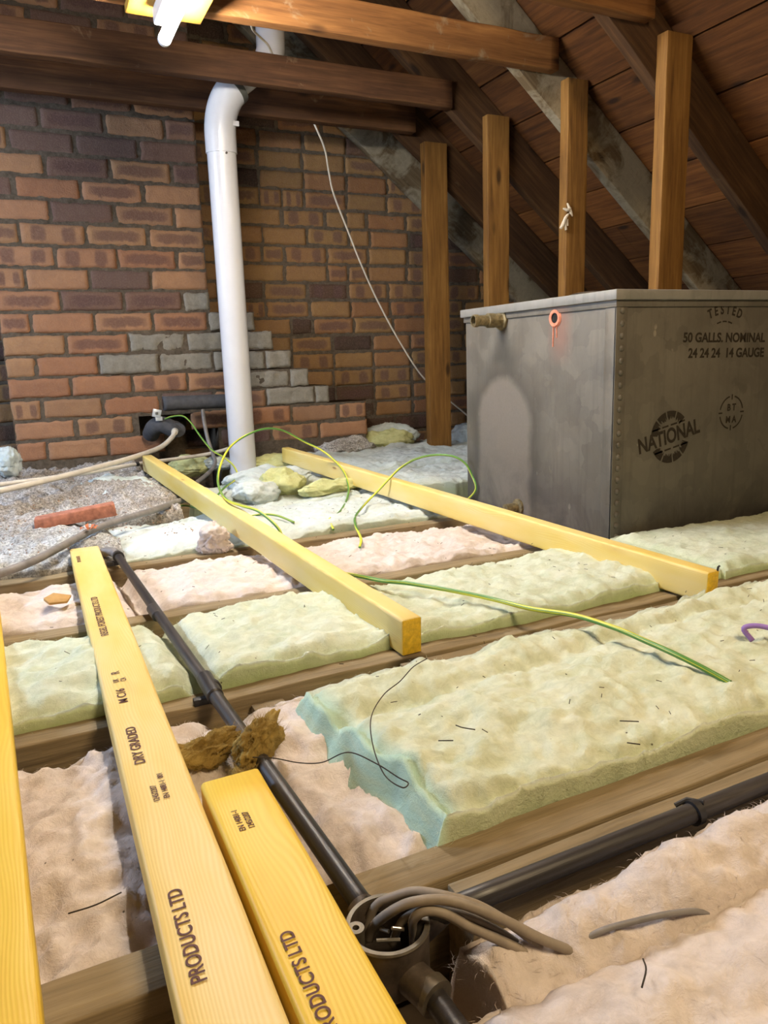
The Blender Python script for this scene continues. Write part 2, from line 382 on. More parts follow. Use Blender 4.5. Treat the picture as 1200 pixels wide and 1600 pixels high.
M['rockwool'] = wool('brown_mineral_wool', (0.40, 0.28, 0.085), (0.20, 0.125, 0.035), (0.13, 0.08, 0.02))
M['plaster'] = flat('ceiling_lath', (0.10, 0.07, 0.045), 0.95, bumpy=0.4)
M['conduit'] = wood('dusty_black_conduit', (0.014, 0.012, 0.012), (0.030, 0.026, 0.026), (0.10, 0.088, 0.082), knots=False, rough=0.42, bumpy=0.2, spec=0.5)
M['iron'] = flat('brown_black_iron', (0.075, 0.058, 0.045), 0.5, 0.3, var=0.5, scale=60, bumpy=0.3)
M['rim'] = flat('dull_metal_rim', (0.14, 0.12, 0.09), 0.45, 0.5, var=0.3, scale=90)
M['screw'] = flat('bright_screw', (0.6, 0.55, 0.45), 0.3, 0.9)
M['pvc'] = flat('white_soil_pipe_plastic', (0.66, 0.66, 0.68), 0.22, var=0.04, scale=6)
M['seal'] = flat('grey_rubber_seal', (0.10, 0.10, 0.085), 0.6)
M['white_cable'] = flat('cream_plastic', (0.68, 0.62, 0.52), 0.4, var=0.1)
M['grey_foam'] = flat('grey_pipe_foam', (0.065, 0.065, 0.070), 0.85, bumpy=0.4, var=0.25)
M['grey_cable'] = flat('grey_cable_sheath', (0.20, 0.185, 0.175), 0.55, var=0.25, scale=30)
M['box_cable'] = flat('dusty_grey_cable_sheath', (0.26, 0.215, 0.165), 0.6, var=0.25, scale=40)
M['black'] = flat('black_plastic', (0.02, 0.018, 0.018), 0.5)
M['ink'] = flat('brown_ink', (0.10, 0.035, 0.03), 0.7)
M['stencil'] = flat('black_stencil_paint', (0.020, 0.013, 0.006), 0.8, var=0.6, scale=140)
M['brass'] = flat('dirty_brass', (0.20, 0.16, 0.085), 0.55, 0.5, var=0.5, scale=80, bumpy=0.5)
M['redlead'] = flat('red_jointing_paste', (0.62, 0.22, 0.13), 0.7, var=0.3, scale=70, bumpy=0.5)
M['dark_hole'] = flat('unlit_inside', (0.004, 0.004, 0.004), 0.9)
M['terracotta'] = flat('terracotta_brick', (0.38, 0.15, 0.095), 0.85, var=0.35, scale=60, bumpy=0.6)
M['card'] = flat('brown_card', (0.42, 0.24, 0.075), 0.85, var=0.2, scale=30, bumpy=0.3)
M['twig'] = flat('dark_twig', (0.035, 0.025, 0.015), 0.8)
M['purple'] = flat('purple_plastic', (0.28, 0.16, 0.45), 0.5)
M['cobweb'] = flat('pale_cobweb_fluff', (0.62, 0.54, 0.42), 0.9, var=0.3)
M['clampmetal'] = flat('pale_metal_clamp', (0.62, 0.66, 0.68), 0.35, 0.4)
M['lampbody'] = flat('white_lamp_body', (0.8, 0.8, 0.78), 0.4, var=0.02)
M['orange_leaf'] = flat('orange_leaf', (0.42, 0.12, 0.04), 0.8, var=0.4, scale=90)

def earth_mat():
    t = NT('green_yellow_sleeve'); uv = t.n('ShaderNodeUVMap', uv_map='uv'); s = t.n('ShaderNodeSeparateXYZ', i_0=uv.outputs[0])
    a = t.math('FRACT', t.math('ADD', s.outputs[1], t.math('MULTIPLY', s.outputs[0], 1.6)))
    c = t.ramp(a, [(0.0, (0.10, 0.26, 0.055)), (0.56, (0.10, 0.26, 0.055)), (0.60, (0.62, 0.62, 0.06)), (0.96, (0.62, 0.62, 0.06)), (1.0, (0.10, 0.26, 0.055))])
    return t.done(c, 0.38, None, 0, 0.5)
M['earth'] = earth_mat()
def galv(name, a, b, stain=False):
    t = NT(name); v = t.coord()
    vo = t.n('ShaderNodeTexVoronoi', i_Vector=t.n('ShaderNodeVectorMath', operation='ADD', i_0=v, i_1=t.n('ShaderNodeVectorMath', operation='SCALE', i_0=t.n('ShaderNodeTexNoise', i_Vector=v, i_Scale=14.0, i_Detail=3.0).outputs[1], i_Scale=0.10).outputs[0]).outputs[0], i_Scale=19.0, i_Randomness=1.0)
    sp = t.n('ShaderNodeSeparateColor', i_0=vo.outputs['Color']).outputs[0]
    n = t.noise(v, 6, 5, 0.65, 0.5); f = t.noise(v, 130, 4, 0.7)
    k = t.math('ADD', t.math('MULTIPLY', sp, 0.25), t.math('MULTIPLY', n, 0.75))
    c = t.ramp(k, [(0.25, a), (0.75, b)])
    streak = t.noise(t.coord((26, 26, 1.6)), 2.0, 4, 0.7)
    c = t.mix(t.ramp(streak, [(0.5, 0.0), (0.8, 0.35)]), c, tuple(x * 0.55 for x in a))
    fl = t.n('ShaderNodeTexVoronoi', i_Vector=t.coord((1, 1, 0.6)), i_Scale=26.0, i_Randomness=1.0)
    fs = t.math('MULTIPLY', t.ramp(fl.outputs['Distance'], [(0.10, 1.0), (0.15, 0.0)]), t.ramp(t.noise(v, 11, 2), [(0.58, 0.0), (0.62, 1.0)]))
    c = t.mix(t.math('MULTIPLY', fs, 0.55), c, tuple(min(1, x * 1.9) for x in b))
    if stain:
        # pale arch-shaped tide mark with a dark border, where something once stood against the metal
        s = t.n('ShaderNodeSeparateXYZ', i_0=v); nn = t.math('MULTIPLY', t.math('SUBTRACT', t.noise(v, 12, 4, 0.6), 0.5), 0.035)
        dy = t.math('ABSOLUTE', t.math('SUBTRACT', s.outputs[1], 0.465)); zz = t.math('MAXIMUM', t.math('SUBTRACT', s.outputs[2], 0.28), 0.0)
        d = t.math('ADD', t.math('SQRT', t.math('ADD', t.math('POWER', dy, 2.0), t.math('POWER', zz, 2.0))), nn)
        inside = t.ramp(d, [(0.120, 1.0), (0.146, 0.0)]); border = t.ramp(d, [(0.135, 1.0), (0.235, 0.0)])
        c = t.mix(t.math('MULTIPLY', border, 0.62), c, tuple(x * 0.42 for x in a))
        c = t.mix(t.math('MULTIPLY', inside, 0.8), c, t.mix(f, tuple(x * 1.0 for x in b), (0.24, 0.205, 0.175)))
        # rust-red runs under the hole, darker blotches towards the foot
        ry = t.math('ABSOLUTE', t.math('SUBTRACT', s.outputs[1], 0.205))
        rr = t.math('MULTIPLY', t.ramp(ry, [(0.01, 1.0), (0.055, 0.0)]), t.ramp(t.math('ABSOLUTE', t.math('SUBTRACT', s.outputs[2], 0.54)), [(0.03, 1.0), (0.10, 0.0)]))
        c = t.mix(t.math('MULTIPLY', rr, 0.38), c, (0.30, 0.12, 0.08))
        ft = t.math('MULTIPLY', t.ramp(s.outputs[2], [(0.02, 1.0), (0.2, 0.0)]), t.ramp(n, [(0.38, 0.0), (0.6, 1.0)]))
        c = t.mix(t.math('MULTIPLY', ft, 0.7), c, (0.035, 0.032, 0.035))
    return t.done(c, t.ramp(k, [(0.3, 0.5), (0.8, 0.68)]), t.bump(t.math('ADD', f, sp), 0.15, 0.002), 0.2, 0.4)
M['galv'] = galv('galvanised_steel', (0.112, 0.101, 0.083), (0.180, 0.163, 0.135), stain=True)
M['galv_lid'] = galv('galvanised_lid', (0.20, 0.195, 0.18), (0.28, 0.27, 0.25))
def emis(name, c, s):
    t = NT(name); t.b.inputs['Base Color'].default_value = (*c, 1); t.b.inputs['Emission Color'].default_value = (*c, 1)
    t.b.inputs['Emission Strength'].default_value = s; return t.m
M['tube_light'] = emis('lit_tube', (1.0, 0.93, 0.84), TUBE_STRENGTH)

# ------------------------------------------------------------ setting: floor, roof, brick gable, chimney breast
JTOP = -0.015
b = MB(); b.box((-4.6, -3.2, -0.17), (2.5, 2.45, -0.15)); tag(b.build('floor', M['plaster'], smooth=False), kind='structure')

ROOF_B, ROOF_S, RIDGE = 2.0, 0.79, -1.1
def roof_z(x): return ROOF_B - ROOF_S * x if x > RIDGE else ROOF_B - ROOF_S * (2 * RIDGE - x)
def roof(name, sgn):
    rnd = random.Random(3); b = MB(); ln = math.hypot(1, ROOF_S); nx, nz = ROOF_S / ln, 1 / ln
    xs = [0.57 + 0.168 * k for k in range(-10, 12)]
    for i in range(len(xs) - 1):
        xa, xb = xs[i] + 0.0035, xs[i + 1] - 0.0035
        if xa < RIDGE: xa = RIDGE
        if xb < RIDGE + 0.05: continue
        if i in (13,): cuts = [-3.2, 2.4]
        else:
            cuts = [-3.2] + sorted([rnd.uniform(-2.6, -1.2), rnd.uniform(-0.8, 0.2) if i % 2 else 0.55, 1.9 - 0.9 * rnd.random()]) + [2.4]
        for y0, y1 in zip(cuts[:-1], cuts[1:]):
            h = rnd.uniform(0, 0.003)
            P = [(xa, ROOF_B - ROOF_S * xa), (xb, ROOF_B - ROOF_S * xb)]
            q = []
            for dd in (h, 0.02):
                for (x, z) in P:
                    x2, z2 = x + nx * dd, z + nz * dd
                    if sgn < 0: x2 = 2 * RIDGE - x2
                    q += [(x2, y0 + 0.001, z2), (x2, y1 - 0.001, z2)]
            b.add(q, [(0, 1, 3, 2), (4, 6, 7, 5), (0, 2, 6, 4), (1, 5, 7, 3), (0, 4, 5, 1), (2, 3, 7, 6)])
    # felt above the boards closes the gaps
    x0, x1 = RIDGE, xs[-1]
    P = [(x0, ROOF_B - ROOF_S * x0), (x1, ROOF_B - ROOF_S * x1)]; q = []
    for dd in (0.022, 0.03):
        for (x, z) in P:
            x2, z2 = x + nx * dd, z + nz * dd
            if sgn < 0: x2 = 2 * RIDGE - x2
            q += [(x2, -3.2, z2), (x2, 2.4, z2)]
    b.add(q, [(0, 1, 3, 2), (4, 6, 7, 5), (0, 2, 6, 4), (1, 5, 7, 3), (0, 4, 5, 1), (2, 3, 7, 6)])
    # grain runs along world Y: turn the local frame so that local X is world Y
    V = [(y, -x, z) for (x, y, z) in b.v]
    o = obj(name, V, b.f, M['sarking'], smooth=False); o.rotation_euler = (0, 0, math.pi / 2)
    bm = bmesh.new(); bm.from_mesh(o.data); bmesh.ops.recalc_face_normals(bm, faces=bm.faces); bm.to_mesh(o.data); bm.free()
    return tag(o, kind='structure')
roof('ceiling_right', 1); roof('ceiling_left', -1)

def brick_field(name, bricks, plane_y, back, mortar_regions, seed=1, mat='brick'):
    """bricks: list of (x0, x1, z0, z1, kind) facing -Y; kind 0 brick, 1 cement smothered. One mesh."""
    rnd = random.Random(seed); V = []; F = []; C = []; UV = []; MI = []
    for (x0, x1, z0, z1, kind, push, tone) in bricks:
        nx = max(5, int((x1 - x0) / 0.0105)); nz = 8; base = len(V); g = 0.0045
        tn = tone if tone is not None else rnd.random() ** 1.3; rr = rnd.random(); dep = rnd.uniform(-0.002, 0.003) + push
        tilt = rnd.uniform(-0.002, 0.002); sh = rnd.uniform(-0.0025, 0.0025)
        P = []
        for j in range(nz + 1):
            for i in range(nx + 1):
                u, w_ = i / nx, j / nz
                x = x0 + g + (x1 - x0 - 2 * g) * u; z = z0 + g + (z1 - z0 - 2 * g) * w_ + tilt * (u - 0.5) + sh
                P.append((x, 0, z, u, w_))
        P = np.array(P)
        ex = np.minimum(P[:, 3] * (x1 - x0), (1 - P[:, 3]) * (x1 - x0)); ez = np.minimum(P[:, 4], 1 - P[:, 4]) * (z1 - z0)
        e = np.minimum(ex, ez); rnd_in = np.clip(1 - e / 0.011, 0, 1) ** 2 * 0.009
        Q = np.stack([P[:, 0], np.full(len(P), plane_y), P[:, 2]], 1)
        amp = 0.010 if kind else 0.0026
        n = fbm(Q + [0, rr * 9, 0], 28, 3) * amp
        wob = np.stack([fbm(Q + 31, 34, 2), fbm(Q + 77, 34, 2)], 1) * (0.007 if kind else 0.0032)
        edge = (e < 0.004)[:, None]
        Y = plane_y - dep + rnd_in + n
        XY = np.stack([P[:, 0] + wob[:, 0] * edge[:, 0], Y, P[:, 2] + wob[:, 1] * edge[:, 0]], 1)
        for p, q in zip(XY, P):
            V.append(tuple(p)); UV.append((q[3], q[4])); C.append((tn, kind, rr))
        for j in range(nz):
            for i in range(nx):
                a = base + j * (nx + 1) + i; F.append((a, a + 1, a + nx + 2, a + nx + 1)); MI.append(0)
        # skirt back to the mortar
        loop = [base + i for i in range(nx + 1)] + [base + j * (nx + 1) + nx for j in range(1, nz + 1)] + \
               [base + nz * (nx + 1) + i for i in range(nx - 1, -1, -1)] + [base + j * (nx + 1) for j in range(nz - 1, 0, -1)]
        s0 = len(V)
        for k in loop: V.append((V[k][0], plane_y + 0.02, V[k][2])); UV.append(UV[k]); C.append(C[k])
        m = len(loop)
        for k in range(m): F.append((loop[k], s0 + k, s0 + (k + 1) % m, loop[(k + 1) % m])); MI.append(0)
    for (x0, x1, z0, z1) in mortar_regions:
        st = 0.012; nx = int((x1 - x0) / st); nz = int((z1 - z0) / st); base = len(V)
        gx, gz = np.meshgrid(np.linspace(x0, x1, nx + 1), np.linspace(z0, z1, nz + 1)); Q = np.stack([gx.ravel(), np.full(gx.size, plane_y), gz.ravel()], 1)
        yy = plane_y + 0.006 + fbm(Q, 40, 3) * 0.006
        for q, y in zip(Q, yy): V.append((q[0], y, q[2])); UV.append((0, 0)); C.append((0, 0, 0))
        for j in range(nz):
            for i in range(nx):
                a = base + j * (nx + 1) + i; F.append((a, a + 1, a + nx + 2, a + nx + 1)); MI.append(1)
        # solid behind
        q0 = len(V); B = [(x0, plane_y + 0.012, z0), (x1, plane_y + 0.012, z0), (x1, plane_y + 0.012, z1), (x0, plane_y + 0.012, z1),
                          (x0, back, z0), (x1, back, z0), (x1, back, z1), (x0, back, z1)]
        for p in B: V.append(p); UV.append((0, 0)); C.append((0, 0, 0))
        for fc in ((0, 1, 5, 4), (1, 2, 6, 5), (2, 3, 7, 6), (3, 0, 4, 7), (4, 5, 6, 7)): F.append(tuple(q0 + i for i in fc)); MI.append(1)
    return obj(name, V, F, [M[mat], M['mortar']], colors=np.array(C, np.float32), uvs=UV, matidx=MI, smooth=True)

CH = 0.088; BZ0 = 0.082; BY = 2.05; WY = 2.25
rb = random.Random(11)
def breast():
    L = []; reg = []
    edges = {-1: 0.25, 0: 0.277, 1: 0.275, 2: 0.074, 3: -0.029, 4: -0.112, 5: -0.197, 6: -0.277}
    grey_from = {1: (0.02, 0.17), 2: (-0.2, 0.08), 3: (-0.36, 0.0), 4: (-0.42, 0.0), 5: (-0.505, 0.0), 6: (-0.56, 0.0), 7: (-0.62, 0.0)}
    for k in range(0, 28):
        z0 = BZ0 + CH * k; z1 = z0 + CH; even = (k % 2 == 0)
        right = edges.get(k, -0.482)
        xs = [-1.345] + ([-1.225] if even else [-1.101])
        while xs[-1] < right - 0.16: xs.append(xs[-1] + 0.246 + rb.uniform(-0.006, 0.006))
        if right - xs[-1] > 0.045: xs.append(right)
        else: xs[-1] = right
        for a, c in zip(xs[:-1], xs[1:]):
            kind = 0; mid = (a + c) / 2; g = grey_from.get(k)
            if g and mid > g[0] and mid < (g[1] if g[1] else 9): kind = 1
            if k == 5 and -0.97 < mid < -0.72: kind = 1
            if k == 4 and -0.93 < mid < -0.60: kind = 1
            if k == 2 and -0.40 < mid < -0.25: kind = 0
            tone = rb.random() * 0.62
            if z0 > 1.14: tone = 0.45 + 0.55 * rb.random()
            elif rb.random() < 0.12: tone = 0.72 + 0.2 * rb.random()
            if kind: tone = 0.2
            # the hole knocked through for the pipes
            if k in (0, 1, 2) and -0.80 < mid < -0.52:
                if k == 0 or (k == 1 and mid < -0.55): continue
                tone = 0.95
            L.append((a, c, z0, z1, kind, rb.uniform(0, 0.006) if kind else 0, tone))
        reg.append((-1.345, right - 0.002, z0, z1) if k > 2 else None)
    # mortar slabs: tall left part and the stepped foot
    R = [(-1.340, -0.487, BZ0 + 3 * CH, 2.55)]
    for k in (3, 4, 5, 6): R.append((-0.487, edges[k] - 0.006, BZ0 + CH * k + 0.002, BZ0 + CH * (k + 1) - 0.002))
    R += [(-0.49, 0.06, BZ0 + 2 * CH, BZ0 + 3 * CH), (-0.49, 0.262, -0.14, BZ0 + 2 * CH)]
    R += [(-1.34, -0.84, -0.14, BZ0 + 3 * CH), (-0.84, -0.49, BZ0 + 1.9 * CH, BZ0 + 3 * CH)]
    o = brick_field('chimney_breast', L, BY, WY + 0.02, R, 5)
    return tag(o, kind='structure')
br = breast(); br.name = 'wall_chimney'

def gable():
    L = []
    for k in range(-1, 32):
        z0 = 0.068 + 0.087 * k; z1 = z0 + 0.087; off = 0.0 if k % 2 == 0 else 0.113
        x = -2.43 + off
        while x < 2.35:
            ln = 0.2275
            if rb.random() < 0.12: ln *= 0.5
            xe = x + ln
            if z1 < roof_z(x) + 0.06 and z1 < roof_z(xe) + 0.10 and not (-1.33 < x and xe < -0.5 and z0 < 2.5):
                tone = 0.35 + 0.25 * rb.random() if rb.random() < 0.6 else (rb.random() * 0.3 if rb.random() < 0.5 else 0.78 + 0.22 * rb.random())
                L.append((x, xe, z0, z1, 0, 0, tone))
            x = xe + rb.uniform(-0.003, 0.003)
    R = [(-2.5, 2.4, -0.14, 0.12)]
    x = -2.5
    while x < 2.39:
        x2 = min(x + 0.35, 2.4); zt = min(roof_z(x), roof_z(x2)) + 0.02 if (x > RIDGE or x2 < RIDGE) else roof_z(x)
        if zt > 0.15: R.append((x, x2, 0.12, zt))
        x = x2
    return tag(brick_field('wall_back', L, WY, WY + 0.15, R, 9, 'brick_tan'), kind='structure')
gable()
b = MB(); b.box((-4.6, -3.3, -0.17), (2.5, -3.2, 2.9)); tag(b.build('wall_front', M['mortar'], smooth=False), kind='structure')

# ------------------------------------------------------------ floor joists
JH = 0.12
def joist(y0, y1, x0, x1, label, top=JTOP, seed=0):
    yc = (y0 + y1) / 2
    o = beam('floor_joist', (x0, yc, top - JH / 2), (x1, yc, top - JH / 2), y1 - y0, JH, M['joist'], seed=seed, r=0.003, rough=0.004)
    return tag(o, label, 'joist', 'old floor joists running across the loft')
joist(-0.855, -0.808, -1.098, 2.4, 'old brown joist in front, nearest one alongside the black conduit, upper of the double pair', seed=1)
joist(-0.905, -0.859, -0.985, 2.4, 'second board doubled onto the nearest joist, its end set back beside a dark gap', top=-0.018, seed=2)
joist(-0.86, -0.81, -2.4, -1.16, 'short bit of joist showing between the left planks near the bottom edge', seed=3)
joist(-0.378, -0.334, -2.4, 2.4, 'old joist under the square ends of the two long yellow battens', seed=4)
joist(-0.422, -0.381, -0.79, 0.2, 'ragged splintered board doubled against the joist where the battens end', top=-0.02, seed=5)
joist(0.038, 0.085, -2.4, 2.4, 'old joist between green and pink insulation, crossed by the free end of the green cable', seed=6)
joist(0.470, 0.515, -2.4, 0.6, 'old joist behind the pink insulation near the foot of the tank', seed=7)
joist(0.93, 0.975, -2.4, 2.4, 'joist mostly buried under dusty insulation beside the dark hole', top=-0.03, seed=8)
joist(1.39, 1.435, -2.4, 2.4, 'joist buried under insulation in front of the white pipe', top=-0.03, seed=9)
b = MB(); b.box((-1.04, -0.425, -0.10), (-0.99, -0.38, -0.03))
tag(b.build('timber_packer', M['joist'], bevel=0.003), 'small timber block packed under the joist beside the black conduit', 'wood block')

# ------------------------------------------------------------ rafters, collars, posts
def rafter(y, x0, x1, mat, label, t=0.045, top=ROOF_B, low=1.79, seed=0):
    ln = math.hypot(1, ROOF_S); d = (top - low) / ln; bc = (top + low) / 2
    o = beam('rafter', (x0, y + t / 2, bc - ROOF_S * x0), (x1, y + t / 2, bc - ROOF_S * x1), t, d, mat, seed=seed, r=0.003, rough=0.003)
    return tag(o, label, 'rafter')
rafter(0.535, -1.0, 2.3, M['rafter'], 'dark brown rafter behind the rightmost, nearest post', seed=11)
rafter(0.985, -1.0, 2.3, M['rafter_white'], 'whitish limewashed rafter running down behind the two right-hand posts', seed=12)
rafter(1.447, -1.0, 2.3, M['rafter'], 'brown rafter running down behind the second post from the left', seed=13)
rafter(1.877, -1.0, 2.3, M['rafter'], 'brown rafter running down behind the leftmost post', seed=14)
rafter(2.19, -0.3, 2.3, M['rafter_white'], 'pale patchy rafter lying against the brick gable', low=1.78, top=1.985, seed=15)

def collar(y, x0, x1, z0, z1, label, t=0.045, seed=0, dz=0, mat='collar'):
    o = beam('collar_tie', (x0, y + t / 2, (z0 + z1) / 2), (x1, y + t / 2, (z0 + z1) / 2 + dz), t, z1 - z0, M[mat], seed=seed, r=0.003, rough=0.003)
    return tag(o, label, 'roof beam', 'horizontal collar ties across the loft')
collar(0.49, -2.6, 0.575, 1.447, 1.55, 'front collar tie, only its end seen at the top right', seed=21)
collar(0.925, -2.6, 0.56, 1.445, 1.548, 'bright orange lamp-lit collar tie ending at the whitish rafter', seed=22)
collar(1.42, -2.6, 0.42, 1.45, 1.553, 'middle collar tie passing right in front of the white pipe, with pale scuffs', seed=23, mat='collar_shaded')
collar(1.80, -2.6, 0.455, 1.462, 1.57, 'rearmost dark collar tie just above the top of the brick wall', seed=24, mat='collar_shaded')

def post(x0, x1, y, ztop, label, zb=-0.13, t=0.045, seed=0):
    # local X runs up the post
    o = beam('timber_post', ((x0 + x1) / 2, y + t / 2, zb), ((x0 + x1) / 2, y + t / 2, ztop), t, x1 - x0, M['post'], seed=seed, r=0.003, rough=0.002)
    return tag(o, label, 'post', 'upright timber posts under the roof slope')
post(0.515, 0.635, 1.83, 1.437, 'leftmost stained post, standing on the floor against the brick wall', seed=31)
post(0.575, 0.684, 1.40, 1.437, 'second post from the left, rising behind the left end of the tank', t=0.04, seed=32)
post(0.616, 0.710, 0.94, 1.434, 'third post from the left with a tuft of pale cobweb stuck on it', seed=33)
post(0.630, 0.738, 0.49, 1.424, 'rightmost and largest post, lit orange along its left edge', seed=34)

# ------------------------------------------------------------ insulation
def wool_piece(name, x0, x1, y0, y1, ztop, zbot, mat, label, cat='insulation', group=None, seed=0, low=0.012, mid=0.006, fine=0.0018,
               hfun=None, st=0.008, edge=0.018, wob=0.02, parent=None, sides=0.9, spread=(.15, .15, .15, .15), fuzz=0):
    """quilt of glass wool: rounded slab unwrapped over its top and sides, displaced into fluff"""
    rnd_off = seed * 7.77
    ext = ztop - zbot
    def axis(a, c):
        n = max(3, int((c - a) / st)); base = list(np.linspace(a, c, n + 1)); k = max(2, int(ext / (st * 1.2)))
        lo = [(a, -ext * (k - i) / k) for i in range(k)]; hi = [(c, -ext * (i + 1) / k) for i in range(k)]
        return lo + [(q, 0.0) for q in base] + hi
    A, B = axis(x0, x1), axis(y0, y1)
    X = np.array([p[0] for p in A]); DX = np.array([p[1] for p in A]); Y = np.array([p[0] for p in B]); DY = np.array([p[1] for p in B])
    gx, gy = np.meshgrid(X, Y); dx, dy = np.meshgrid(DX, DY)
    drop = np.minimum(dx, dy)
    ex = np.minimum(gx - x0, x1 - gx); ey = np.minimum(gy - y0, y1 - gy); e = np.minimum(ex, ey)
    P = np.stack([gx, gy, np.zeros_like(gx)], -1)
    z = ztop + drop - np.where(drop < 0, 0, np.clip(1 - e / edge, 0, 1) ** 2 * edge * 0.6)
    if hfun is not None: z = z + hfun(gx, gy) * (1 + drop / ext)
    Q = P + [rnd_off, rnd_off * 1.3, 0]
    Q = np.stack([Q[..., 0], Q[..., 1], drop], -1)
    att = (1 + drop / ext)
    z = z + (fbm(Q, 5, 2) * low * 1.6 + fbm(Q + 9, 19, 3) * mid * 1.8 + fbm(Q + 21, 75, 2) * fine * 2) * att
    # fibrous tufts: ridged noise
    z = z + ((1 - np.abs(fbm(Q + 60, 27, 3))) ** 3 * mid * 0.9 + (1 - np.abs(fbm(Q + 70, 60, 2))) ** 3 * mid * 0.3) * att
    Qs = Q * np.array([1, 1, 0.0]); sx = (fbm(Qs + 33, 9, 2) * wob + fbm(Qs + 43, 45, 2) * 0.003); sy = (fbm(Qs + 53, 9, 2) * wob + fbm(Qs + 63, 45, 2) * 0.003)
    sx = sx + np.where(dx < 0, -drop, 0) * np.where(gx < (x0 + x1) / 2, -spread[0], spread[1]); sy = sy + np.where(dy < 0, -drop, 0) * np.where(gy < (y0 + y1) / 2, -spread[2], spread[3])
    near = np.clip(1 - e / 0.05, 0, 1)
    gx2 = gx + sx * near; gy2 = gy + sy * near
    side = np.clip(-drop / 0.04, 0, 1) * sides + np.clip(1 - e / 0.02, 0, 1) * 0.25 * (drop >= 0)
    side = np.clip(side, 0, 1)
    ny, nx = gx.shape
    V = np.stack([gx2, gy2, z], -1).reshape(-1, 3)
    idx = np.arange(nx * ny).reshape(ny, nx)
    F = np.stack([idx[:-1, :-1], idx[:-1, 1:], idx[1:, 1:], idx[1:, :-1]], -1).reshape(-1, 4).tolist()
    endm = np.where((dx < 0) & (gx < (x0 + x1) / 2), 1.0, 0.0) + np.clip(1 - (gx - x0) / 0.02, 0, 1) * (drop >= 0)
    C = np.stack([side.ravel(), np.clip(endm, 0, 1).ravel(), side.ravel() * 0], 1)
    if fuzz:
        rs = np.random.RandomState(seed + 100); ok = np.where(drop.ravel() > -0.035)[0]; pick = rs.choice(ok, fuzz)
        b0 = V[pick] + rs.uniform(-st / 2, st / 2, (fuzz, 3)) * [1, 1, 0.1]; a = rs.uniform(0, 2 * math.pi, fuzz); Ls = rs.uniform(0.004, 0.013, fuzz); lift = rs.uniform(0.05, 0.55, fuzz)
        a2 = a + rs.uniform(-0.9, 0.9, fuzz); hw = 0.00016
        d1 = np.stack([np.cos(a), np.sin(a), lift], 1) * (Ls / 2)[:, None]; d2 = np.stack([np.cos(a2), np.sin(a2), -lift * 0.4], 1) * (Ls / 2)[:, None]
        sd = np.stack([-np.sin(a), np.cos(a), np.zeros(fuzz)], 1) * hw
        b0[:, 2] -= 0.0006
        FV = np.stack([b0 - sd, b0 + sd, b0 + d1 - sd, b0 + d1 + sd, b0 + d1 + d2], 1).reshape(-1, 3)
        o0 = len(V) + 5 * np.arange(fuzz)
        F = F + np.stack([o0, o0 + 1, o0 + 3, o0 + 2], 1).tolist() + np.stack([o0 + 2, o0 + 3, o0 + 4], 1).tolist()
        C = np.concatenate([C, np.repeat(C[pick] * 0.5, 5, 0)]); V = np.concatenate([V, FV])
    return tag(obj(name, V, F, mat, parent, colors=C), label, cat, group)

def dent(x, y):
    xc = -1.095 - 0.046 * (y + 0.385)
    return -0.036 * np.exp(-((x - xc) / 0.022) ** 2)
# bay 0 (nearest)
wool_piece('insulation_batt', -1.018, 0.9, -1.015, -0.934, -0.014, -0.13, M['pink'], 'pinkish insulation strip along the near side of the long black conduit', seed=1,
           hfun=lambda x, y: 0.020 * np.exp(-((y + 0.965) / 0.035) ** 2), st=0.005, wob=0.012, fuzz=6000)
wool_piece('insulation_batt', -1.045, 0.9, -1.75, -1.005, -0.016, -0.13, M['pink'], 'pinkish insulation filling the bottom right corner of the view', seed=2, st=0.0055,
           hfun=lambda x, y: 0.016 * np.clip((-1.0 - y) / 0.06, 0, 1), low=0.012, fuzz=9000)
wool_piece('insulation_batt', -1.7, -1.10, -1.7, -0.875, -0.045, -0.14, M['pink'], 'pinkish insulation under the near ends of the left planks', seed=3, st=0.006, low=0.02, fuzz=4000)
# bay 1
wool_piece('insulation_batt', -1.75, -0.965, -0.80, -0.43, -0.035, -0.13, M['pink'], 'low lumpy pinkish insulation between the left planks, under the brown tuft', seed=4, low=0.024, mid=0.011, wob=0.03, st=0.006, hfun=dent, fuzz=9000)
wool_piece('insulation_batt', -0.960, 2.3, -0.806, -0.447, 0.010, -0.13, M['green_teal'], 'large pale green insulation batt with a teal cut end, in front of the battens', seed=5, st=0.006, low=0.008, mid=0.0075, wob=0.022,
           hfun=lambda x, y: -0.014 * np.exp(-((y + 0.535 + 0.02 * np.sin(x * 5)) / 0.018) ** 2) + 0.004 * np.exp(-((y + 0.49) / 0.03) ** 2)  + 0.01 * np.exp(-((y + 0.68) / 0.09) ** 2), edge=0.03, spread=(0.55, .15, .12, .05), fuzz=22000)
# bay 2
wool_piece('insulation_batt', -1.75, -0.004, -0.337, 0.026, 0.010, -0.13, M['green'], 'pale green insulation strip crossed by the battens and the left plank', seed=6, st=0.007, low=0.008, mid=0.0065, wob=0.012, edge=0.03, hfun=lambda x, y: dent(x, y) - 0.036 * np.clip((y + 0.06) / 0.08, 0, 1), fuzz=18000)
wool_piece('insulation_batt', 0.0, 2.3, -0.345, -0.012, 0.010, -0.13, M['green'], 'pale green insulation along the front foot of the metal tank', seed=7, st=0.008, low=0.006, mid=0.004, wob=0.012, edge=0.03)
# bay 3
wool_piece('insulation_batt', -1.75, -0.01, 0.09, 0.460, -0.014, -0.13, M['pink'], 'pinkish white insulation strip between the two middle joists, left of the tank', seed=8, st=0.007, low=0.012, mid=0.008, wob=0.012, hfun=lambda x, y: dent(x, y) - 0.022 * np.clip((y - 0.38) / 0.08, 0, 1), fuzz=9000)
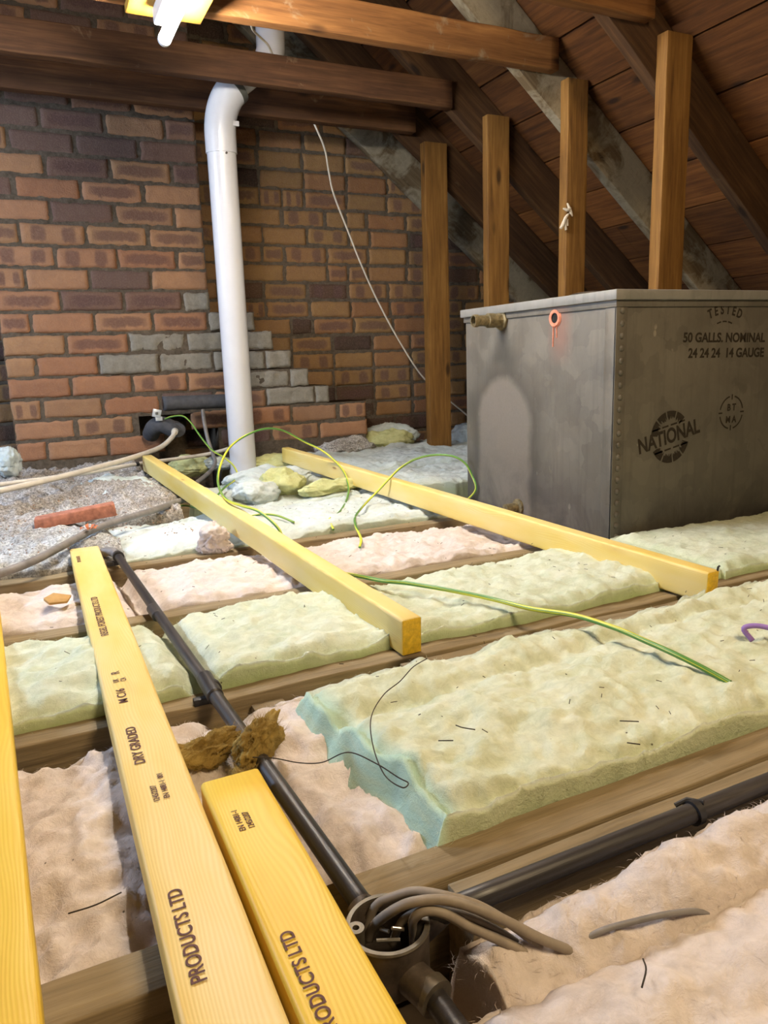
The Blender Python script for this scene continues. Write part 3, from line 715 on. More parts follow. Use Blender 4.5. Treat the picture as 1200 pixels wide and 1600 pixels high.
# bay 4
wool_piece('insulation_batt', -1.12, -0.01, 0.523, 0.925, 0.002, -0.13, M['aqua'], 'pale aqua insulation between the tank and the dusty rubble, crossed by both battens', seed=9, st=0.007, low=0.012, mid=0.005, wob=0.02, edge=0.03)
# bay 5-7
wool_piece('insulation_batt', -0.76, 0.45, 0.95, 1.38, 0.014, -0.13, M['aqua'], 'pale aqua insulation beside the left edge of the tank', seed=10, st=0.008, low=0.018, mid=0.006, wob=0.03, edge=0.03)
wool_piece('insulation_batt', -0.50, 1.6, 1.40, 2.02, 0.012, -0.13, M['aqua'], 'greyish aqua insulation around the foot of the white pipe', seed=11, st=0.009, low=0.018, mid=0.006, wob=0.03, edge=0.04)
wool_piece('insulation_batt', 0.30, 1.9, 1.98, 2.24, 0.006, -0.13, M['aqua'], 'greyish aqua insulation along the foot of the back brick wall', seed=12, st=0.009, low=0.016, mid=0.007, wob=0.03, edge=0.04)
wool_piece('insulation_batt', 0.66, 2.0, 0.06, 1.36, -0.01, -0.13, M['aqua'], 'insulation spread behind the metal tank under the posts', seed=13, st=0.02, low=0.01)
# dusty rubble heap in the back left
def rub_h(x, y): return 0.022 * np.clip((y - 0.75) / 1.0, 0, 1) + 0.012 * np.exp(-((x + 0.98) ** 2 + (y - 1.25) ** 2) / 0.02) - 0.02 * np.clip((-0.85 - x) * -12, 0, 1)
wool_piece('insulation_batt', -1.9, -1.115, 0.515, 1.0, 0.014, -0.13, M['dusty'], 'dirty grey speckled insulation at the left edge, under the thick grey cable', seed=19, st=0.008, low=0.014, mid=0.010, fine=0.003, wob=0.02, sides=0.6)
wool_piece('rubble_heap', -1.9, -0.875, 0.93, 2.06, 0.018, -0.13, M['rubble'], 'grey dusty debris covering the floor in front of the brick chimney', cat='debris', seed=14, st=0.008, low=0.016, mid=0.013, fine=0.005, hfun=rub_h, wob=0.03, sides=0.6, fuzz=4000)
wool_piece('insulation_scrap', -1.12, -0.90, 1.22, 1.80, 0.048, 0.0, M['aqua'], 'thin bluish insulation scrap on the grey debris under the white pipes', seed=15, st=0.007, low=0.012, mid=0.008, wob=0.05, edge=0.05)
# loose lumps
def lump(name, c, s, mat, label, seed, rz=0, cat='insulation', sub=5, amp=0.35):
    bm = bmesh.new(); bmesh.ops.create_icosphere(bm, subdivisions=sub, radius=1.0)
    V = np.array([v.co[:] for v in bm.verts]); F = [tuple(v.index for v in f.verts) for f in bm.faces]; bm.free()
    Q = V + seed * 5.3; d = 1 + fbm(Q, 1.3, 3) * amp + fbm(Q, 6, 3) * amp * 0.3 + fbm(Q, 20, 2) * amp * 0.12 + fbm(Q, 45, 2) * 0.02
    V = V * d[:, None] * np.array(s); ca, sa = math.cos(rz), math.sin(rz)
    V = np.stack([V[:, 0] * ca - V[:, 1] * sa, V[:, 0] * sa + V[:, 1] * ca, V[:, 2]], 1)
    V[:, 2] += fbm(V + seed, 22, 2) * 0.012 * (V[:, 2] > -0.01)
    if mat is not M['rubble']:
        rs = np.random.RandomState(seed); m = 1800; b0 = V[rs.choice(len(V), m)]; a = rs.uniform(0, 6.283, m); e = rs.uniform(-0.6, 0.8, m); L_ = rs.uniform(0.004, 0.014, m)[:, None]
        nrm = b0 / np.maximum(np.linalg.norm(b0, axis=1), 1e-5)[:, None]
        dr = np.stack([np.cos(a), np.sin(a), e], 1) * 0.8 + nrm * 0.5; w_ = np.stack([-np.sin(a), np.cos(a), 0 * a], 1) * 0.0002
        o0 = len(V) + 3 * np.arange(m); V = np.concatenate([V, np.stack([b0 - w_, b0 + w_, b0 + dr * L_], 1).reshape(-1, 3)]); F = F + np.stack([o0, o0 + 1, o0 + 2], 1).tolist()
    o = obj(name, V, F, mat, colors=np.zeros((len(V), 3))); o.location = c
    return tag(o, label, cat)
lump('insulation_offcut', (-0.51, 1.06, 0.050), (0.085, 0.06, 0.048), M['yellow_wool'], 'rounded yellow-green lump of wool right of the white pipe foot', 1)
lump('insulation_offcut', (-0.345, 1.00, 0.028), (0.13, 0.045, 0.03), M['yellow_wool'], 'long flat green roll of wool lying against the right batten', 2, rz=0.15)
lump('insulation_offcut', (-0.62, 1.02, 0.034), (0.075, 0.06, 0.045), M['aqua'], 'pale aqua lump of wool between the left batten and the yellow-green lump', 3)
lump('insulation_offcut', (-0.50, 1.26, 0.045), (0.16, 0.09, 0.042), M['aqua'], 'wide aqua mound of wool behind the yellow-green lump', 4, rz=-0.2)
lump('insulation_offcut', (-0.33, 1.70, 0.035), (0.12, 0.07, 0.035), M['yellow_wool'], 'flat yellowish lump of wool behind the far end of the right batten', 5)
lump('insulation_offcut', (0.40, 2.10, 0.045), (0.16, 0.06, 0.055), M['yellow_wool'], 'green folded wool roll at the foot of the brick wall left of the first post', 6, rz=-0.1)
lump('insulation_offcut', (0.44, 2.16, 0.060), (0.15, 0.05, 0.065), M['aqua'], 'white papery wool fold over the green roll by the brick wall', 7, rz=-0.3)
lump('insulation_offcut', (-1.37, 1.78, 0.125), (0.05, 0.05, 0.055), M['aqua'], 'small bluish white wool tuft by the left edge of the chimney', 8)
lump('insulation_offcut', (0.86, 2.05, 0.04), (0.10, 0.07, 0.06), M['aqua'], 'bluish wool tuft in the corner behind the tank', 9)
lump('insulation_offcut', (-0.885, 0.49, 0.018), (0.042, 0.034, 0.036), M['pink'], 'upstanding beige-pink wool tuft by the left side of the left batten', 10, amp=0.6)
lump('insulation_offcut', (-0.66, 1.93, 0.025), (0.09, 0.05, 0.045), M['yellow_wool'], 'greenish wool lump under the hole in the chimney', 11)
lump('insulation_offcut', (-0.53, 1.90, 0.03), (0.07, 0.06, 0.03), M['aqua'], 'white wool tuft just left of the pipe foot', 12)
lump('plaster_bits', (0.12, 1.99, 0.03), (0.16, 0.05, 0.05), M['rubble'], 'grey crumbled mortar heap at the stepped foot of the chimney', 13, cat='debris', amp=0.6)

def rockwool():
    t = empty('mineral_wool_tuft', (-1.10, -0.57, -0.005))
    tag(t, 'torn brown mineral wool tuft lying over the black conduit', 'insulation')
    for k, (c, s, rz) in enumerate([((-0.042, 0.018, 0.014), (0.046, 0.022, 0.018), 0.05), ((0.018, -0.012, 0.024), (0.040, 0.018, 0.024), 0.7), ((-0.012, -0.052, 0.002), (0.030, 0.019, 0.012), 0.9)]):
        o = lump('wool_flap', c, s, M['rockwool'], None, 20 + k, rz=rz, amp=0.7, sub=5); o.parent = t
        for q in ('label', 'category'):
            if q in o: del o[q]
rockwool()

# ------------------------------------------------------------ yellow timbers
def timber(name, p0, p1, w, h, label, mat, group, seed, end=True, texts=(), warp=0):
    """p0, p1: centre line ends. parts are parented to an empty at the near end"""
    p0, p1 = Vector(p0), Vector(p1); x = (p1 - p0).normalized(); y = (Vector((0, 0, 1)).cross(x)).normalized(); z = x.cross(y)
    L = (p1 - p0).length
    V, F = rbox_grid(L, w, h, max(8, int(L / 0.05)), 4, 4, 0.005)
    n = np.stack([fbm(V + seed, 6, 2), fbm(V + 40 + seed, 6, 2), fbm(V + 80 + seed, 6, 2)], 1) * 0.0008; n[:, 0] = 0; V = V + n
    if warp: V[:, 1] += warp * np.sin(V[:, 0] / L * math.pi)
    o = obj(name, V, F, mat, smooth=True)
    bm = bmesh.new(); bm.from_mesh(o.data); bmesh.ops.recalc_face_normals(bm, faces=bm.faces); bm.to_mesh(o.data); bm.free()
    o.data.polygons.foreach_set('use_smooth', [True] * len(o.data.polygons))
    try: o.data.set_sharp_from_angle(angle=1.0)
    except Exception: pass
    m = Matrix((x, y, z)).transposed().to_4x4(); m.translation = p0; o.matrix_world = m
    tag(o, label, 'timber', group)
    if end:
        b = MB(); b.box((-0.0006, -w / 2 + 0.0015, -h / 2 + 0.0015), (0.0004, w / 2 - 0.0015, h / 2 - 0.0015))
        e = b.build('end_grain', M['pine_end'], o, bevel=0.001); tag(e, 'deep yellow end grain')
    for (txt, along, across, size, stretch) in texts:
        q = text_mesh('printed_text', txt, size, M['ink'], stretch)
        q.parent = o; q.location = (along, across, h / 2 + 0.0010)
    return o
def text_mesh(name, txt, size, mat, stretch=1.0, extrude=0.0001, align='LEFT', spacing=1.0, bold=0.012):
    cu = bpy.data.curves.new(name, 'FONT'); cu.body = txt; cu.size = size; cu.extrude = extrude; cu.align_x = align; cu.space_character = spacing; cu.offset = size * bold
    tmp = bpy.data.objects.new(name, cu); COL.objects.link(tmp)
    dg = bpy.context.evaluated_depsgraph_get(); me = bpy.data.meshes.new_from_object(tmp.evaluated_get(dg))
    bpy.data.objects.remove(tmp)
    for v in me.vertices: v.co.x *= stretch
    me.materials.clear(); me.materials.append(mat); me.name = name
    o = bpy.data.objects.new(name, me); COL.objects.link(o); return o

GB = 'long yellow battens on edge'; GP = 'yellow printed planks lying flat'
t1 = timber('timber_batten', (-0.7625, -0.372, 0.0185), (-0.880, 1.62, 0.0935), 0.038, 0.063, 'left of the two long yellow battens, with the green cable looping over it', M['pine'], GB, 1)
t2 = timber('timber_batten', (-0.1535, -0.443, 0.0185), (-0.312, 1.62, 0.078), 0.034, 0.063, 'right of the two long yellow battens, running in front of the metal tank', M['pine'], GB, 2)
b = MB(); b.tube([(0.001, -0.013, 0.030), (0.000, -0.013, 0.038), (-0.002, -0.015, 0.041)], 0.002, 8); o = b.build('bent_nail', M['black'], t2)
# centre plank, text reads from near to far with its tops to the left
nb = -1.30
timber('timber_plank', (-1.2135, -1.30, 0.012), (-1.1975, 0.55, 0.012), 0.068, 0.036, 'middle plank with the longest black print, reaching furthest back on the left', M['pine_pale'], GP, 3, texts=[
    ('REGEL FOREST PRODUCTS LTD', 1.165, 0.005, 0.0170, 0.98), ('DRY GRADED', 0.715, 0.007, 0.0165, 0.93), ('M C16', 0.886, 0.006, 0.0165, 1.05), ('UK', 0.958, 0.010, 0.011, 0.9), ('CA', 0.958, 0.0, 0.011, 0.9), ('R', 0.990, 0.006, 0.0165, 1.0),
    ('PRODUCTS LTD', 0.382, 0.009, 0.0165, 0.90), ('REGEL FOREST', 0.12, 0.009, 0.0165, 0.98), ('1245/2207', 0.630, 0.004, 0.0085, 0.9), ('EN 14081-1  001', 0.632, -0.006, 0.0085, 0.9), ('DRY GRADED', 1.70, 0.016, 0.011, 0.9)])
timber('timber_plank', (-1.1395, -1.45, 0.012), (-1.1365, -0.655, 0.012), 0.064, 0.036, 'short plank right of the middle one, its clipped end beside the black conduit', M['pine_deep'], GP, 4, texts=[
    ('PRODUCTS LTD', 0.445, 0.012, 0.0155, 0.93), ('EN 14081-1', 0.690, 0.010, 0.0085, 0.9), ('1245/2207', 0.690, 0.001, 0.0085, 0.8)])
timber('timber_plank', (-1.341, -1.30, 0.014), (-1.425, 0.45, 0.014), 0.065, 0.036, 'plain deep yellow plank cut off by the left edge of the view', M['pine_deep'], GP, 5)

# ------------------------------------------------------------ metal water tank
def tank():
    X1, Y1, H = 0.64, 0.672, 0.585
    t = empty('water_tank', (0, 0, -0.015)); tag(t, 'large square galvanised steel water tank with a lid and stencilled marks', 'water tank')
    b = MB(); b.box((0, 0, 0), (X1, Y1, H)); body = b.build('body', M['galv'], t, bevel=0.006, seg=3)
    # lid with a turned-down edge
    b = MB(); b.box((-0.012, -0.012, H + 0.012), (X1 + 0.012, Y1 + 0.012, H + 0.036)); b.build('lid', M['galv_lid'], t, bevel=0.003)
    b = MB(); b.box((-0.004, -0.004, H - 0.004), (X1 + 0.004, Y1 + 0.004, H + 0.014)); b.build('rim', M['galv'], t, bevel=0.001)
    # riveted corner strip
    b = MB(); b.box((-0.0015, -0.0015, 0.0), (0.0035, 0.036, H - 0.004)); b.box((-0.0015, -0.0022, 0), (0.034, 0.003, H - 0.004)); b.build('corner_strip', M['galv'], t, bevel=0.0008)
    rv = None
    for k in range(20):
        z = 0.018 + k * 0.0292
        b = MB(); b.ring((0.017, -0.0018, z), (0, -1, 0), [(0.0086, 0), (0.0076, 0.0028), (0.0048, 0.0050), (0.0001, 0.0057)], 14); b.build('rivet', M['galv'], t)
    # old brass fitting on the left side
    z = 0.577; y = 0.468
    f = MB(); f.ring((0, y, z), (-1, 0, 0), [(0.0, 0.0), (0.029, 0.0), (0.029, 0.008), (0.021, 0.010), (0.019, 0.035), (0.0, 0.036)], 8); fit = f.build('brass_fitting', M['brass'], t)
    f = MB(); f.ring((-0.030, y + 0.001, z), (-1, 0.10, 0.0), [(0.0, -0.004), (0.021, 0.0), (0.021, 0.020), (0.0155, 0.021), (0.0155, 0.052), (0.018, 0.053), (0.018, 0.066), (0.0145, 0.066), (0.0145, 0.03), (0.0, 0.03)], 24)
    f.build('pipe_stub', M['brass'], fit)
    # open hole ringed with red paste
    f = MB(); f.ring((0, 0.225, 0.569), (-1, 0, 0), [(0.013, 0.003), (0.014, 0.0045), (0.021, 0.005), (0.025, 0.0005)], 28); f.build('hole_surround', M['redlead'], t)
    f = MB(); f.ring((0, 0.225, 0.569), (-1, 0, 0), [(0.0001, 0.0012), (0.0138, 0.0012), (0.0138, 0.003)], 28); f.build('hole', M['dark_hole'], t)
    f = MB(); f.tube([(-0.0012, 0.232, 0.555), (-0.0012, 0.233, 0.495)], 0.0018, 6); f.tube([(-0.0012, 0.219, 0.555), (-0.0012, 0.218, 0.518)], 0.0013, 6); f.build('paste_run', M['redlead'], t)
    # outlet low on the left side
    f = MB(); f.ring((0, 0.385, 0.034), (-1, 0, 0), [(0.0, 0), (0.024, 0.0), (0.024, 0.007), (0.013, 0.009), (0.013, 0.05), (0.0, 0.05)], 20); f.build('bottom_outlet', M['brass'], t)
    # hoop handle on the lid
    P = [Vector((0.13 + 0.05 * math.cos(a), 0.24 - 0.04 * math.cos(a), H + 0.034 + 0.017 * math.sin(a))) for a in np.linspace(0, math.pi, 14)]
    f = MB(); f.tube(P, 0.004, 8); f.build('lid_handle', M['iron'], t)
    # stencilled writing on the front side; text plane faces -Y
    def put(txt, x, z, size, rot=0.0, stretch=1.0, align='CENTER', spacing=1.0):
        o = text_mesh('stencilled_text', txt, size * 1.06, M['stencil'], stretch, align=align, spacing=spacing, bold=0.03); o.parent = t
        o.location = (x, -0.0006, z); o.rotation_euler = (math.pi / 2, -rot, 0)
    put('50 GALLS. NOMINAL', 0.372, 0.492, 0.031, stretch=1.0, rot=-0.02)
    put('24 24 24  14 GAUGE', 0.382, 0.453, 0.031, stretch=0.98, rot=-0.02)
    for k, ch in enumerate('TESTED'):
        a = math.radians(112 - k * 8.8 ); r = 0.135; put(ch, 0.366 + r * math.cos(a) * 0.98, 0.428 + r * math.sin(a), 0.030, rot=a - math.pi / 2, stretch=0.8)
    put('NATIONAL', 0.192, 0.243, 0.050, rot=0.19, stretch=0.80)
    put('B T', 0.411, 0.312, 0.024, stretch=0.9); put('M A', 0.411, 0.280, 0.024, stretch=0.9)
    def band(cx, cz, r0, r1, a0, a1, n=24, jag=0.0):
        v = []; f = []
        rr = random.Random(int(cx * 1000) + int(a0))
        for i in range(n + 1):
            a = math.radians(a0 + (a1 - a0) * i / n); j = jag * rr.random()
            v += [(cx + (r0 - j) * math.cos(a), -0.0006, cz + (r0 - j) * math.sin(a)), (cx + r1 * math.cos(a), -0.0006, cz + r1 * math.sin(a))]
        for i in range(n): f.append((2 * i, 2 * i + 1, 2 * i + 3, 2 * i + 2))
        b.add(v, f)
    b = MB()
    cx, cz = 0.192, 0.258
    for a0, a1 in ((34, 60), (64, 92), (96, 124), (128, 164)): band(cx, cz, 0.054, 0.067, a0 + 11, a1 + 11, 14, 0.012)
    for a0, a1 in ((200, 232), (236, 268), (272, 300), (304, 334)): band(cx, cz, 0.054, 0.067, a0 + 11, a1 + 11, 14, 0.012)
    for s in (1, -1):
        for i, (u0, u1) in enumerate(((-0.058, -0.030), (-0.024, -0.002), (0.006, 0.028), (0.034, 0.056))):
            ca, sa = math.cos(0.19), math.sin(0.19); off = 0.030 * s; th = 0.0022
            q = [(u0, off - th), (u1, off - th), (u1, off + th), (u0, off + th)]
            b.add([(cx + u * ca - w_ * sa, -0.0006, cz + u * sa + w_ * ca) for u, w_ in q], [(0, 1, 2, 3)])
    b.build('stencilled_emblem', M['stencil'], t, smooth=False); b = MB()
    cx, cz = 0.411, 0.307
    for k in range(4): band(cx, cz, 0.041, 0.045, 12 + 90 * k, 78 + 90 * k, 12)
    for k in range(4):
        a = math.radians(90 * k); q = [(0.034, -0.002), (0.048, -0.002), (0.048, 0.002), (0.034, 0.002)]
        b.add([(cx + u * math.cos(a) - w_ * math.sin(a), -0.0006, cz + u * math.sin(a) + w_ * math.cos(a)) for u, w_ in q], [(0, 1, 2, 3)])
    b.build('stencilled_ring', M['stencil'], t, smooth=False); b = MB()
    for i in range(3):
        band(0.366, 0.470, 0.072, 0.0755, 68 + 16 * i, 80 + 16 * i, 5)
    b.build('stencilled_dashes', M['stencil'], t, smooth=False)
    return t
tank()

# ------------------------------------------------------------ white soil pipe
def soil_pipe():
    t = empty('soil_pipe', (-0.475, 1.68, -0.05)); tag(t, 'thick white plastic soil pipe leaning up past the bricks to the roof', 'pipe')
    R = 0.055
    base, top = Vector((-0.478, 1.70, -0.05)), Vector((-0.4985, 1.60, 1.31))
    d = (top - base).normalized()
    b = MB(); b.tube(rel(t, [base, top]), R, 40); b.build('pipe', M['pvc'], t)
    # bend
    e2 = Vector((-0.405, 1.60, 1.445)); out = Vector((0.70, 0.0, 0.71)).normalized()
    P = []
    for k in range(13):
        u = k / 12; P.append((1 - u) ** 2 * (top + d * 0.0) + 2 * u * (1 - u) * (top + d * 0.105) + u * u * (top + d * 0.105 + out * 0.09))
    b = MB(); b.tube(rel(t, [top - d * 0.06] + P), R + 0.004, 40); bend = b.build('elbow', M['pvc'], t)
    j = P[-1]
    b = MB(); b.tube(rel(t, [j - out * 0.012, j + out * 0.012]), R + 0.0065, 40); b.build('seal_ring', M['seal'], t)
    j2 = Vector((-0.285, 1.62, 1.60))
    b = MB(); b.tube(rel(t, [j, j + (j2 - j) * 0.5, j2]), R - 0.012, 32); b.build('offset_pipe', M['pvc'], t)
    b = MB(); b.tube(rel(t, [j2 - Vector((0.02, 0, 0.05)), j2, Vector((-0.272, 1.62, 1.64)), Vector((-0.270, 1.62, 1.70)), Vector((-0.262, 1.62, roof_z(-0.26) + 0.1))]), R, 40); b.build('pipe', M['pvc'], t)
    # moulded lugs and ribs
    b = MB(); q = rel(t, [P[6] + Vector((0.030, -0.035, -0.060))])[0]; b.box((q[0] - 0.012, q[1] - 0.008, q[2] - 0.006), (q[0] + 0.018, q[1] + 0.006, q[2] + 0.012)); b.build('socket_lug', M['pvc'], t, bevel=0.002)
    for p in ((-0.494, 1.546, 1.24), (-0.455, 1.552, 1.395)):
        b = MB(); b.ring(rel(t, [Vector(p)])[0], (0, -1, 0), [(0.0, 0.002), (0.004, 0.002), (0.004, -0.004)], 12); b.build('screw', M['iron'], t)
soil_pipe()

# ------------------------------------------------------------ lamp and its board
def lamp():
    t = empty('tube_lamp', (-0.815, 0.45, 1.409)); tag(t, 'lit white tube lamp fixed under a board at the top left', 'lamp')
    b = MB(); b.box(*[tuple(p) for p in rel(t, [(-0.853, 0.08, 1.368), (-0.806, 0.87, 1.409)])]); b.build('lamp_housing', M['lampbody'], t, bevel=0.006, seg=3)
    b = MB(); b.tube(rel(t, [(-0.822, 0.12, 1.345), (-0.822, 0.885, 1.345)]), 0.0165, 24); b.build('tube', M['tube_light'], t)
    for ya, yb in ((0.885, 0.900), (0.105, 0.12)):
        b = MB(); b.tube(rel(t, [(-0.822, ya, 1.346), (-0.822, yb, 1.346)]), 0.0175, 20); b.build('end_cap', M['lampbody'], t)
lamp()
o = beam('lamp_board', (-0.812, -0.6, 1.421), (-0.812, 0.925, 1.421), 0.205, 0.022, M['board'], seed=41, side=(1, 0, 0))
tag(o, 'yellow-orange board screwed under the collar ties holding the lit tube', 'board')

# ------------------------------------------------------------ conduit, junction box, cables
def conduit():
    t = empty('metal_conduit', (-1.09, -0.3, 0.0)); tag(t, 'black metal conduit running away from the round box to the debris', 'conduit')
    def seg(p, q, r, nm='pipe', n=20):
        p, q = Vector(p), Vector(q); L = (q - p).length; x = (q - p).normalized(); y = Vector((0, 0, 1)).cross(x).normalized(); z = x.cross(y)
        k = 24; P = [Vector((L * i / k, 0, 0)) for i in range(k + 1)]; v, f = tube_mesh(P, r, n)
        o = obj(nm, v, f, M['conduit']); m = Matrix((x, y, z)).transposed().to_4x4(); m.translation = p - t.location; o.parent = t; o.matrix_local = m; return o
    A = (-1.077, -0.885, 0.004); B = (-1.095, -0.385, 0.006); Cc = (-1.129, 0.475, 0.018)
    seg(A, B, 0.0098, 'conduit_length'); seg((B[0], B[1] - 0.02, B[2]), (B[0], B[1] + 0.05, B[2] + 0.001), 0.0122, 'coupler'); seg(B, Cc, 0.0092, 'conduit_length')
    seg((-1.112, -0.02, 0.0098), (-1.1145, 0.03, 0.0105), 0.0108, 'coupler')
    b = MB(); b.tube(rel(t, catmull([Cc, (-1.134, 0.495, 0.020), (-1.150, 0.515, 0.020), (-1.185, 0.54, 0.004)], 6)), 0.0115, 16); b.build('bend', M['grey_cable'], t)
    for p in ((-1.0925, -0.372, 0.004), (-1.1282, 0.455, 0.018)):
        b = MB(); b.tube(rel(t, [Vector(p) - Vector((0, 0.006, 0)), Vector(p) + Vector((0, 0.006, 0))]), 0.0138, 18)
        q = rel(t, [p])[0]; b.box((q[0] - 0.028, q[1] - 0.006, q[2] - 0.020), (q[0] + 0.012, q[1] + 0.006, q[2] - 0.010)); b.build('saddle_clip', M['black'], t, bevel=0.001)
conduit()
def conduit2():
    t = empty('metal_conduit', (-1.0, -0.93, 0)); tag(t, 'black metal conduit running right from the round box along the nearest joist', 'conduit')
    def seg(p, q, r, nm):
        p, q = Vector(p), Vector(q); L = (q - p).length; x = (q - p).normalized(); y = Vector((0, 0, 1)).cross(x).normalized(); z = x.cross(y)
        P = [Vector((L * i / 24, 0, 0)) for i in range(25)]; v, f = tube_mesh(P, r, 20)
        o = obj(nm, v, f, M['conduit']); m = Matrix((x, y, z)).transposed().to_4x4(); m.translation = p - t.location; o.parent = t; o.matrix_local = m
    seg((-1.045, -0.915, 0.006), (0.8, -0.918, 0.004), 0.0098, 'conduit_length')
    b = MB(); c = Vector((-0.728, -0.9165, 0.006)); b.tube(rel(t, [c - Vector((0.004, 0, 0)), c + Vector((0.004, 0, 0))]), 0.0125, 18); b.tube(rel(t, [c + Vector((-0.012, 0.014, 0.004)), c + Vector((0, 0.010, 0.009)), c + Vector((0.008, -0.004, 0.011))]), 0.0025, 8)
    b.build('tie', M['black'], t)
conduit2()
def box():
    c = Vector((-1.076, -0.921, 0.0)); t = empty('junction_box', tuple(c)); tag(t, 'open round black junction box where the conduits meet', 'junction box')
    b = MB(); b.ring((0, 0, -0.022), (0, 0, 1), [(0.0, 0), (0.0325, 0), (0.0335, 0.003), (0.0335, 0.042), (0.0300, 0.042), (0.0300, 0.004), (0.0, 0.004)], 48); b.build('body', M['iron'], t)
    b = MB(); b.ring((0, 0, 0.020), (0, 0, 1), [(0.0300, 0), (0.0340, 0), (0.0345, 0.0012), (0.0335, 0.0026), (0.0300, 0.0026)], 48, close=True); b.build('rim', M['rim'], t)
    for s in (-1, 1):
        p = (0.0245 * s, 0.012 * -s * 0.6, 0.0)
        b = MB(); b.ring((p[0], p[1], 0.008), (0, 0, 1), [(0.0068, 0), (0.0068, 0.0145), (0.0028, 0.0145), (0.0026, 0.004), (0.0, 0.004)], 20); b.build('screw_lug', M['rim'], t)
    b = MB(); b.tube([(0.004, -0.024, -0.006), (0.013, -0.050, -0.009)], 0.0140, 20); b.build('spout', M['iron'], t)
    b = MB(); b.tube([(0.0125, -0.044, -0.009), (0.0145, -0.054, -0.0095)], 0.0150, 20); b.build('spout_collar', M['rim'], t)
    b = MB(); b.tube([(0.0135, -0.052, -0.010), (0.022, -0.26, -0.014)], 0.0095, 20); b.build('conduit_stub', M['conduit'], t)
    b = MB(); b.tube([(0.0, 0.028, -0.002), (-0.003, 0.05, 0.001)], 0.0135, 20); b.tube([(0.028, 0.004, 0.0), (0.055, 0.012, 0.004)], 0.0135, 20); b.build('spout', M['iron'], t)
    for p, q in (((-0.012, -0.004, 0.014), (0.006, -0.010, 0.012)), ((0.004, 0.001, 0.015), (0.012, -0.006, 0.016)), ((-0.002, 0.010, 0.010), (0.002, 0.002, 0.012))):
        b = MB(); b.tube([p, q], 0.0016, 8); b.build('terminal_screw', M['screw'], t)
box()
GC = 'grey cables coming out of the round box'
tag(cable('electric_cable', [(-1.084, -0.900, -0.006), (-1.080, -0.905, 0.010), (-1.069, -0.922, 0.033), (-1.055, -0.932, 0.042), (-1.032, -0.943, 0.042), (-1.006, -0.958, 0.032), (-0.987, -0.967, 0.020), (-0.967, -0.977, 0.006), (-0.946, -0.987, -0.006), (-0.925, -0.996, -0.022), (-0.90, -1.0, -0.05)], 0.0042, M['box_cable'], sub=10), 'thick grey cable arching furthest right out of the round box', 'cable', GC)
tag(cable('electric_cable', [(-1.085, -0.893, -0.006), (-1.075, -0.897, 0.020), (-1.061, -0.908, 0.032), (-1.048, -0.920, 0.040), (-1.031, -0.938, 0.042), (-1.007, -0.950, 0.032), (-0.982, -0.962, 0.012), (-0.964, -0.974, -0.006), (-0.94, -0.985, -0.03), (-0.92, -0.99, -0.06)], 0.0038, M['box_cable'], sub=10), 'grey cable lying behind the others where it leaves the round box', 'cable', GC)
tag(cable('electric_cable', [(-1.056, -0.928, -0.008), (-1.056, -0.928, 0.008), (-1.058, -0.932, 0.026), (-1.051, -0.937, 0.035), (-1.037, -0.944, 0.033), (-1.019, -0.953, 0.020), (-0.996, -0.964, 0.006), (-0.972, -0.975, -0.010), (-0.945, -0.987, -0.03), (-0.92, -0.99, -0.06)], 0.0040, M['box_cable'], sub=10), 'grey cable bending tightly over the right lug of the round box', 'cable', GC)
tag(cable('electric_cable', [(-1.070, -0.915, -0.005), (-1.062, -0.922, 0.020), (-1.045, -0.932, 0.030), (-1.020, -0.946, 0.026), (-0.995, -0.957, 0.010), (-0.975, -0.966, -0.008), (-0.95, -0.975, -0.03), (-0.92, -0.98, -0.06)], 0.0034, M['box_cable'], sub=10), 'thinner grey cable tucked under the other cables at the round box', 'cable', GC)
tag(cable('electric_cable', [(-0.945, -0.985, -0.012), (-0.920, -0.990, 0.002), (-0.885, -0.999, 0.006), (-0.851, -1.006, 0.005), (-0.820, -1.010, -0.004), (-0.78, -1.014, -0.03)], 0.0026, M['grey_cable'], sub=8), 'thin grey cable half buried in the groove of the front insulation', 'cable')

# earth wires
def earth(pts, r, label): return tag(cable('earth_wire', pts, r, M['earth'], sub=10, n=12), label, 'wire')
earth([(-0.752, 1.90, 0.241), (-0.731, 1.86, 0.252), (-0.696, 1.8, 0.256), (-0.674, 1.75, 0.231), (-0.656, 1.68, 0.181), (-0.631, 1.6, 0.129), (-0.605, 1.5, 0.103), (-0.595, 1.4, 0.081), (-0.606, 1.3, 0.055), (-0.644, 1.22, 0.05), (-0.70, 1.13, 0.045), (-0.76, 1.05, 0.02)], 0.0035, 'green and yellow wire from the metal clamp, curling down left of the white pipe')
EB = [(-0.529, 0.58, 0.011), (-0.501, 0.62, 0.008), (-0.441, 0.71, 0.004), (-0.379, 0.81, 0.012), (-0.326, 0.91, 0.03), (-0.296, 1.0, 0.06), (-0.288, 1.08, 0.091), (-0.32, 1.15, 0.138), (-0.382, 1.18, 0.176)]
earth([(-0.55, 0.50, 0.0)] + EB + [(-0.458, 1.18, 0.221), (-0.533, 1.15, 0.236), (-0.617, 1.1, 0.223), (-0.688, 1.05, 0.194), (-0.733, 1.0, 0.152), (-0.765, 0.93, 0.112), (-0.79, 0.80, 0.092), (-0.812, 0.62, 0.094), (-0.80, 0.52, 0.094), (-0.775, 0.44, 0.088), (-0.745, 0.38, 0.05), (-0.742, 0.36, 0.01)], 0.0037, 'green and yellow wire looping in front of the white pipe and over the left batten')
